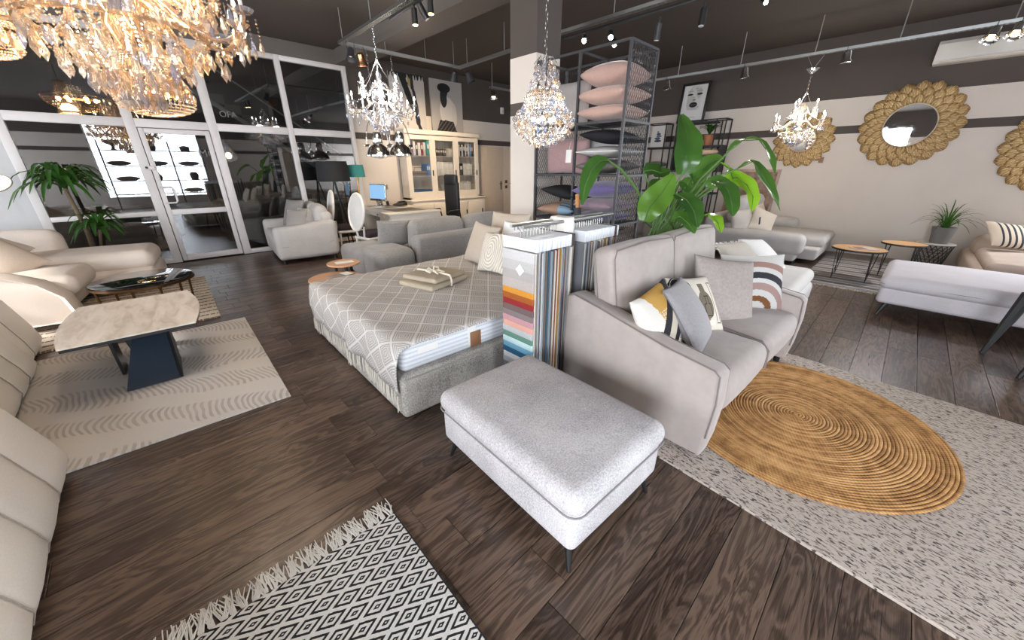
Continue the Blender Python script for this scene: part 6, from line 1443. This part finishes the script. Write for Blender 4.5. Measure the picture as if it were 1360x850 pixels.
# ---- chandeliers
def gem(w, h, n=6, top=.62):
    m = MB(); vs = [(0, 0, 0), (0, 0, -h)]; fs = []
    for k in range(n): a = 2*math.pi*k/n; vs.append((w/2*math.cos(a), w/2*math.sin(a), -h*top))
    for k in range(n): b = 2*math.pi*(k+.5)/n; vs.append((w*.28*math.cos(b), w*.28*math.sin(b), -h*.16))
    for k in range(n):
        a, b = 2+k, 2+(k+1) % n; c, d = 2+n+k, 2+n+(k-1) % n
        fs += [(1, a, b)[::-1], (a, c, d), (a, b, c), (0, d, c)]
    return m.add(vs, fs)
def ball(r, n=6): return MB().sph((0, 0, 0), r, n)
class Gems:
    def __init__(s, T, mb, mat, name='crystal_drop', limit=290): s.T, s.mb, s.mat, s.name, s.me, s.n, s.lim, s.rest = T, mb, mat, name, None, 0, limit, MB()
    def at(s, p, rot=(0, 0, 0), sc=1):
        if s.n < s.lim:
            if s.me is None: s.me = s.mb.build(s.name, s.mat, s.T, loc=p, rot=rot, smooth=False); s.me.scale = (sc,)*3; s.me = s.me.data
            else: put(s.name, s.me, s.T, p, rot, scale=(sc,)*3)
        else: s.rest.add(s.mb.v, s.mb.f, Matrix.Translation(p) @ Euler(rot).to_matrix().to_4x4() @ Matrix.Scale(sc, 4))
        s.n += 1
    def done(s):
        if s.rest.v: s.rest.build('small_crystals', s.mat, s.T, stuff=True, smooth=False)
def strings(T, paths, r, gap, mat, nm='bead_strings'):
    m = MB(); o = MB().lathe([(0, -1), (.9, 0), (0, 1)], 5)
    for P in paths:
        P = [Vector(p) for p in P]; acc = 0
        for a, b in zip(P, P[1:]):
            L = (b-a).length; k = max(1, int(L/gap))
            for i in range(k): m.add(o.v, o.f, Matrix.Translation(a.lerp(b, (i+.5)/k)) @ Matrix.Scale(r, 4))
    return m.build(nm, mat, T, stuff=True, smooth=False)
def swag(a, b, dip, n=6): return [Vector(a).lerp(Vector(b), t/n)-Vector((0, 0, dip*4*(t/n)*(1-t/n))) for t in range(n+1)]
def chain(T, z0, z1, mat, link=.05):
    m = MB(); n = max(2, int((z1-z0)/link)); P = [(.011*math.cos(a*math.pi/4), 0, .62*link*math.sin(a*math.pi/4)) for a in range(8)]
    for k in range(n): m.tube(P, .0026, 4, closed=True, M=Matrix.Translation((0, 0, z0+(k+.5)*(z1-z0)/n)) @ Matrix.Rotation(R(90)*(k % 2), 4, 'Z'))
    m.build('chain', mat, T)
def armed(lab, loc, r, arms, tiers, mat, cm, em, drops, hang, zrod, lp, lc, gemsize=(.026, .065), candle=.09, seed=1, basket=True, body=None, name='chandelier'):
    rr = random.Random(seed); T = thing(name, lab, 'chandelier', loc)
    MB().lathe([(0, -.30*r), (.05*r, -.26*r), (.10*r, -.12*r), (.05*r, 0), (.13*r, .10*r), (.06*r, .25*r), (.10*r, .45*r), (.05*r, .60*r), (.09*r, .85*r), (.03*r, 1.0*r), (0, 1.02*r)], 16).build('stem', mat, T)
    if zrod: chain(T, 1.0*r, zrod, M_chrome)
    G = Gems(T, gem(*gemsize), cm); paths = []
    cups = MB(); bm = None
    for (n, rt, zt, ph) in tiers:
        pts = []
        for k in range(n):
            a = 2*math.pi*(k+ph)/n; c, s = math.cos(a), math.sin(a); q = lambda x, z: Vector((c*x*rt, s*x*rt, z))
            arm = MB().tube([q(x_, zt+z_*r) for x_, z_ in ((.06, .02), (.14, .10), (.24, .14), (.36, .10), (.47, -.01), (.58, -.11), (.70, -.17), (.82, -.17), (.92, -.11), (.98, -.02), (1.0, .05))], .018*r+.003, 7).build('arm', mat, T)
            e = q(1.0, zt+.05*r); pts.append(e)
            MB().lathe([(.01, 0), (.10*r*.8, .02*r), (.13*r*.8, .05*r), (.12*r*.8, .055*r), (.02, .02*r)], 10, c=e).build('drip_cup', cm, T)
            cd = MB().cyl(e+Vector((0, 0, .03*r)), e+Vector((0, 0, .03*r+candle)), .011, n=8).build('candle', M_white, T)
            fl = MB().lathe([(0, 0), (.010, .012), (.012, .022), (.006, .042), (0, .055)], 8, c=e+Vector((0, 0, .03*r+candle))).build('flame_bulb', em, cd)
            for j in range(5 if drops else 3):
                b = 2*math.pi*j/6; p = e+Vector((.10*r*math.cos(b), .10*r*math.sin(b), .0)); L = hang*(.5+.9*rr.random()); paths.append([p, p-Vector((0, 0, L))]); G.at(p-Vector((0, 0, L)), (0, 0, rr.random()*3), .8+.4*rr.random())
            m_ = q(.55, zt-.08*r)
            for j in range(2): L = hang*(.8+rr.random()); pp = q(.45+.3*j, zt-.10*r); paths.append([pp, pp-Vector((0, 0, L))]); G.at(pp-Vector((0, 0, L)), (0, 0, rr.random()*3), .8+.4*rr.random())
        for k in range(n):
            paths.append(swag(pts[k], pts[(k+1) % n], .16*r)); t_ = Vector((0, 0, zt+.75*r)); paths.append(swag(t_, pts[k], .10*r, 8))
            mid = swag(pts[k], pts[(k+1) % n], .16*r)[3]; G.at(mid, (0, 0, rr.random()), 1)
    if basket:
        n = basket
        for k in range(n):
            a = 2*math.pi*k/n; c, s = math.cos(a), math.sin(a)
            for (r0, z0, r1, z1) in ((.62*r, -.16*r, .30*r, -.48*r), (.40*r, -.14*r, .14*r, -.60*r)):
                P = swag((c*r0, s*r0, z0), (c*r1, s*r1, z1), .05*r, 5); paths.append(P)
                for p in P[1::2]: G.at(p, (0, 0, rr.random()*3), .75+.5*rr.random())
                G.at(P[-1], (0, 0, rr.random()), 1.1)
        MB().ring([(.60*r, -.17*r), (.63*r, -.17*r), (.63*r, -.14*r), (.60*r, -.14*r)], 32).build('ring', mat, T); MB().ring([(.29*r, -.48*r), (.31*r, -.48*r), (.31*r, -.46*r), (.29*r, -.46*r)], 24).build('ring', mat, T)
    strings(T, paths, .0055 if r < .6 else .008, .013 if r < .6 else .018, cm); G.done()
    if lp:
        for k in range(3): a = R(120*k+20); point('chandelier_light', (loc[0]+.5*r*math.cos(a), loc[1]+.5*r*math.sin(a), loc[2]+.30*r), lp/3, lc, .08)
    return T
M_peach = crystal('peach_glass_arm', '#f4dfc4', .72)
M_clear = crystal('clear_glass_arm', '#e8e8e8', .6)
armed('large warm crystal chandelier with peach glass arms at the upper left', (.18, 3.38, 2.36), .64, 10, ((12, .62, .02, .3), (9, .43, .20, .1), (6, .25, .46, .2)), M_peach, M_crysw, emit('candle_glow', '#ffdf9f', 25), True, .10, 1.30, 95, (1, .86, .66), (.040, .10), .10, 3, basket=20)
armed('white lit crystal chandelier hanging over the office corner', (2.80, 5.52, 2.32), .45, 8, ((8, .45, .0, .2), (6, .26, .24, .0)), M_clear, M_crys, emit('candle_white', '#fffaf0', 22), True, .07, .95, 45, (1, .97, .92), (.024, .06), .06, 5, basket=18)
armed('small crystal chandelier with brass arms before the pointed petal mirror', (8.2, 1.62, 2.16), .36, 6, ((6, .36, .05, .1), (3, .18, .25, .4)), plain('clear_warm_arm', '#cbb79a', .2, spec=.8), M_crys, emit('candle_white', '#fffaf0', 40), True, .05, .0, 30, (1, .95, .85), (.03, .07), .08, 7, basket=10)
T = thing('canopy_hook', 'small glass canopy and chain between right cable tray and small chandelier', 'canopy', (8.2, 1.62, 2.92)); MB().lathe([(0, 0), (.03, .01), (.09, .07), (.085, .075), (0, .05)], 16).build('canopy', M_clear, T); chain(T, -.40, .0, M_chrome)
for s in (-1, 1): MB().tube([(0, 0, .06), (0, s*.12, .27)], .003, 5).build('wire', M_galv, T)
def basket_chandelier(lab, loc, r=.27):
    T = thing('basket_chandelier', lab, 'chandelier', loc); rr = random.Random(4)
    MB().ring([(r-.012, .05), (r, .05), (r, .075), (r-.012, .075)], 36).build('ring', M_brass, T); MB().ring([(.075, .58), (.085, .58), (.085, .60), (.075, .60)], 20).build('ring', M_brass, T)
    paths = []; n = 44
    for k in range(n):
        a = 2*math.pi*k/n; c, s = math.cos(a), math.sin(a); paths.append(swag((.08*c, .08*s, .59), (r*c, r*s, .07), .06, 10))
        paths.append([Vector((r*c, r*s, .06)), Vector((r*c, r*s, -.03))])
    for j in range(1, 7):
        q = j/7; n2 = max(6, int(40*(1-q)))
        P = [Vector((r*math.cos(q*math.pi/2)*math.cos(2*math.pi*k/n2), r*math.cos(q*math.pi/2)*math.sin(2*math.pi*k/n2), -.03-.10*math.sin(q*math.pi/2))) for k in range(n2)]
        paths += [[a, b] for a, b in zip(P, P[1:]+P[:1])]
    strings(T, paths, .0095, .015, M_crysw)
    G = Gems(T, gem(.025, .06), M_crysw)
    for k in range(22): a = 2*math.pi*k/22; G.at((r*1.02*math.cos(a), r*1.02*math.sin(a), .05), (0, 0, a))
    for k in range(6): a = R(60*k); MB().sph((.14*math.cos(a), .14*math.sin(a), .03), .018, 8).build('bulb', emit('bulb_amber', '#ffc878', 30), T)
    MB().cyl((0, 0, .60), (0, 0, ZC-loc[2]), .005, n=6).build('hanging_rod', M_brass, T)
    point('basket_light', (loc[0], loc[1], loc[2]+.10), 9, (1, .82, .58), .12); return T
p = at(207, 132, 3.2); Bk = basket_chandelier('glowing bead basket chandelier under the right half of the large one', p)
p = at(-14, 52, 2.9); basket_chandelier('amber bead basket chandelier cut by the left picture edge', p, .17)
def ball_chandelier():
    loc = at(722, 163, 2.8); T = thing('crystal_ball_chandelier', 'bell shaped crystal chandelier hanging on a chain before the column', 'chandelier', loc); rr = random.Random(6)
    G = Gems(T, gem(.034, .045, 6, .5), M_crys, 'crystal', 300)
    prof = [(.05, -.155), (.10, -.135), (.15, -.105), (.195, -.065), (.222, -.02), (.225, .025), (.20, .06), (.165, .085), (.15, .12), (.145, .155), (.12, .19)]
    for r_, z in prof:
        n = max(6, int(2*math.pi*r_/.040)); o = rr.random()
        for k in range(n):
            a = 2*math.pi*(k+o)/n; G.at((r_*math.cos(a), r_*math.sin(a), z+.02), (rr.uniform(-.3, .3), rr.uniform(-.3, .3), rr.random()*3), 1)
    for k in range(12): a = R(30*k); G.at((.10*math.cos(a), .10*math.sin(a), .225), (0, R(180), a), 1.2)
    for r_, z, n in ((.055, .30, 8), (.075, .33, 10), (.07, .37, 10)):
        for k in range(n): a = 2*math.pi*k/n; G.at((r_*math.cos(a), r_*math.sin(a), z), (0, 0, a), .9)
    G.done(); paths = []
    for (r0, z0), (r1, z1) in zip(prof, prof[1:]):
        for k in range(26): a = 2*math.pi*k/26; paths.append([(r0*.9*math.cos(a), r0*.9*math.sin(a), z0), (r1*.9*math.cos(a), r1*.9*math.sin(a), z1)])
    strings(T, paths, .008, .02, M_crys, 'inner_crystals')
    MB().cyl((0, 0, .10), (0, 0, .42), .012, n=10).build('stem', M_chrome, T)
    for z, r_ in ((.20, .115), (.06, .195), (-.11, .14)): MB().tube([(r_*math.cos(R(15*k)), r_*math.sin(R(15*k)), z) for k in range(24)], .003, 4, closed=True).build('wire_ring', M_chrome, T)
    for k in range(6):
        a = R(60*k); MB().tube([(.01*math.cos(a), .01*math.sin(a), .36), (.05*math.cos(a), .05*math.sin(a), .42), (.085*math.cos(a), .085*math.sin(a), .38)], .003, 5).build('crown_hook', M_chrome, T)
    for k in range(5): a = R(72*k); MB().sph((.08*math.cos(a), .08*math.sin(a), .02), .018, 8).build('bulb', emit('bulb_soft', '#ffe6b8', 9), T)
    chain(T, .40, ZC-loc.z, M_chrome); point('ball_light', loc+Vector((0, 0, .03)), 6, (1, .90, .74), .09)
ball_chandelier()
def chrome_pendant(lab, loc):
    T = thing('chrome_pendant', lab, 'pendant lamp', loc)
    MB().ring([(.04, .13), (.09, .11), (.16, .05), (.195, -.02), (.205, -.06), (.198, -.06), (.188, -.02), (.152, .045), (.08, .10), (.035, .12)], 32).build('lamp_shade', M_chrome, T)
    MB().lathe([(.0, .12), (.075, .12), (.085, .15), (.075, .26), (.06, .30), (0, .31)], 20).build('housing', M_chrome, T)
    MB().ring([(.20, -.075), (.212, -.075), (.212, -.055), (.20, -.055)], 32).build('rim', M_chrome, T)
    MB().tube([(.20*math.cos(a), 0, .10+.42*math.sin(a)) for a in [R(180*k/16) for k in range(17)]], .009, 6).build('bail', M_chrome, T)
    for s in (-1, 1): MB().cyl((s*.16, 0, .09), (s*.235, 0, .09), .022, n=10).build('knob', M_chrome, T)
    MB().lathe([(0, -.12), (.11, -.10), (.17, -.07), (.195, -.06), (.19, -.06), (0, -.11)], 24).build('glass_cover', glassy('clear_cover', refl=.08), T)
    MB().cyl((0, 0, .52), (0, 0, .60), .03, n=10).build('hook', M_chrome, T); chain(T, .60, 3.26-loc[2], M_chrome, .06)
chrome_pendant('left chrome dome pendant before the bookcase', (3.20, 6.62, 1.80)); chrome_pendant('right chrome dome pendant before the bookcase', (3.62, 6.62, 1.82))
# ------------------------------------------------------------------ beyond the glass and behind the camera
def beyond():
    f = fabric('umber_cloth', '#4b423d', 100, .1, .2)
    for k, (x, y, rz, lab) in enumerate(((-.6, 10.6, 20, 'dark brown sofa behind the glass left of the door'), (2.2, 10.6, -10, 'dark sofa behind the glass right of the door'), (3.6, 12.3, 0, 'dark sofa deep in the room behind the glass'))):
        T = thing('dark_sofa', lab, 'sofa', (x, y, 0), R(rz)); MB().rbox((0, 0, .22), (1.9, .95, .42), .07).build('base', f, T); MB().rbox((0, .40, .58), (1.9, .24, .50), .09).build('backrest', f, T)
        for s in (-1, 1): MB().rbox((s*.92, 0, .40), (.24, .95, .42), .09).build('armrest', f, T)
        for s in (-1, 1): MB().rbox((s*.42, .22, .60), (.55, .2, .42), .09, bulge=(0, .03, .03)).build('back_cushion', fabric('slate_cloth', '#5a5654', 100, .1, .2), T)
    # stair running up behind the upper panes
    S = thing('staircase', 'dark staircase rising behind the upper panes of the glass partition', 'staircase', (1.0, 12.0, 0))
    st = plain('stair_grey', '#5f5852', .8)
    for k in range(13): MB().box((.28*k*1.0, .0, 3.55-.19*k), (.30, 1.0, .19)).build('step', st, S)
    MB().tube([(-.15, -.52, 3.50), (3.4, -.52, 1.10)], .05, 6).build('stringer', plain('stair_metal', '#8b8a88', .5), S)
    MB().tube([(-.15, -.54, 4.3), (3.4, -.54, 1.9)], .02, 6).build('handrail', plain('stair_metal', '#8b8a88', .5), S)
    T = thing('amber_bowl_chandelier', 'amber crystal bowl chandelier glowing behind the upper left pane', 'chandelier', ony(104, 135, 10.4)); paths = []
    r = .42
    for j in range(0, 9):
        q = j/9; n2 = max(8, int(64*(1-q))); P = [Vector((r*math.cos(q*math.pi/2)*math.cos(2*math.pi*k/n2), r*math.cos(q*math.pi/2)*math.sin(2*math.pi*k/n2), .06-.22*math.sin(q*math.pi/2))) for k in range(n2)]; paths += [[a, b] for a, b in zip(P, P[1:]+P[:1])]
    strings(T, paths, .016, .03, M_crysw); MB().ring([(r-.01, .06), (r+.01, .06), (r+.01, .09), (r-.01, .09)], 40).build('ring', M_brass, T)
    for k in range(6): a = R(60*k); MB().sph((.22*math.cos(a), .22*math.sin(a), .03), .03, 8).build('bulb', emit('bulb_amber', '#ffc878', 30), T)
    MB().cyl((0, 0, -.12), (0, 0, ZC-T.location.z), .008, n=6).build('hanging_rod', M_brass, T); point('bowl_light', T.location+Vector((0, 0, .15)), 12, (1, .7, .4), .1)
    # display shelf in the shop window behind the camera; the glazing mirrors it
    T = thing('display_shelf', 'glass display shelf in the window, mirrored in the glass partition', 'shelf', (.9, -4.2, 0)); gl = plain('shelf_board_white', '#8d8b90', .4)
    for z in (.55, 1.05, 1.6, 2.15): MB().box((0, 0, z), (3.0, .30, .03)).build('shelf_board', gl, T)
    for x in (-1.5, -.5, .5, 1.5): MB().box((x, 0, 1.25), (.04, .30, 2.5)).build('upright', M_dark, T)
    dk = plain('silhouette_brown', '#4a3d36', .6)
    for k, (x, z, pr, lab) in enumerate(((-1.1, 2.165, [(0, 0), (.10, 0), (.05, .05), (.04, .14), (.20, .22), (.26, .34), (.24, .34), (0, .2)], 'wide footed bowl'), (0, 2.165, [(0, 0), (.08, 0), (.13, .15), (.06, .28), (.07, .34), (0, .34)], 'brown vase'), (1.0, 2.165, [(0, 0), (.15, 0), (.18, .16), (.0, .22)], 'round covered pot'), (-.1, 1.065, [(0, 0), (.09, 0), (.14, .13), (.05, .26), (.06, .30), (0, .3)], 'dark urn'), (1.05, 1.065, [(0, 0), (.12, 0), (.16, .2), (.1, .3), (0, .3)], 'squat vase'))):
        o = tag(MB().lathe(pr, 20).build('display_vase', dk, loc=(.9+x, -4.2, z)), lab+' on the display shelf in the window', 'vase')
    for k, (x, z) in enumerate(((-1.1, 1.70), (-.0, 1.70), (1.0, 1.70), (-1.0, 1.14), (.9, .66))):
        cushion('display_cushion', ['brown', 'grey', 'mauve', 'taupe', 'sand'][k]+' cushion lying on the display shelf in the window', fabric('display_%d' % k, ['#5a4a40', '#6b6a6c', '#8a7482', '#7a6c60', '#a08d78'][k], 90, .1, .2), .30, .72, .17, (.9+x, -4.2, z), (0, 0, R(90)))
    # lettering on the panes
    for (txt, x, z, s, lab) in (('OFA', 1.38, 2.36, .13, 'faint letters OFA on the upper pane beside the door post'), ('MO', .93, 1.72, .16, 'thin white letters MO on the door pane')):
        cu = bpy.data.curves.new('lettering', 'FONT'); cu.body = txt; cu.size = s; cu.extrude = .0008; tmp = bpy.data.objects.new('lettering', cu); C.objects.link(tmp)
        bpy.context.view_layer.update(); me = bpy.data.meshes.new_from_object(tmp.evaluated_get(bpy.context.evaluated_depsgraph_get())); bpy.data.objects.remove(tmp); me.materials.append(plain('sign_grey', '#6b6867', .5))
        tag(put('lettering', me, None, (x, YB-.045 if txt == 'MO' else YB-.012, z), (R(90), 0, 0)), lab, 'lettering')
beyond()
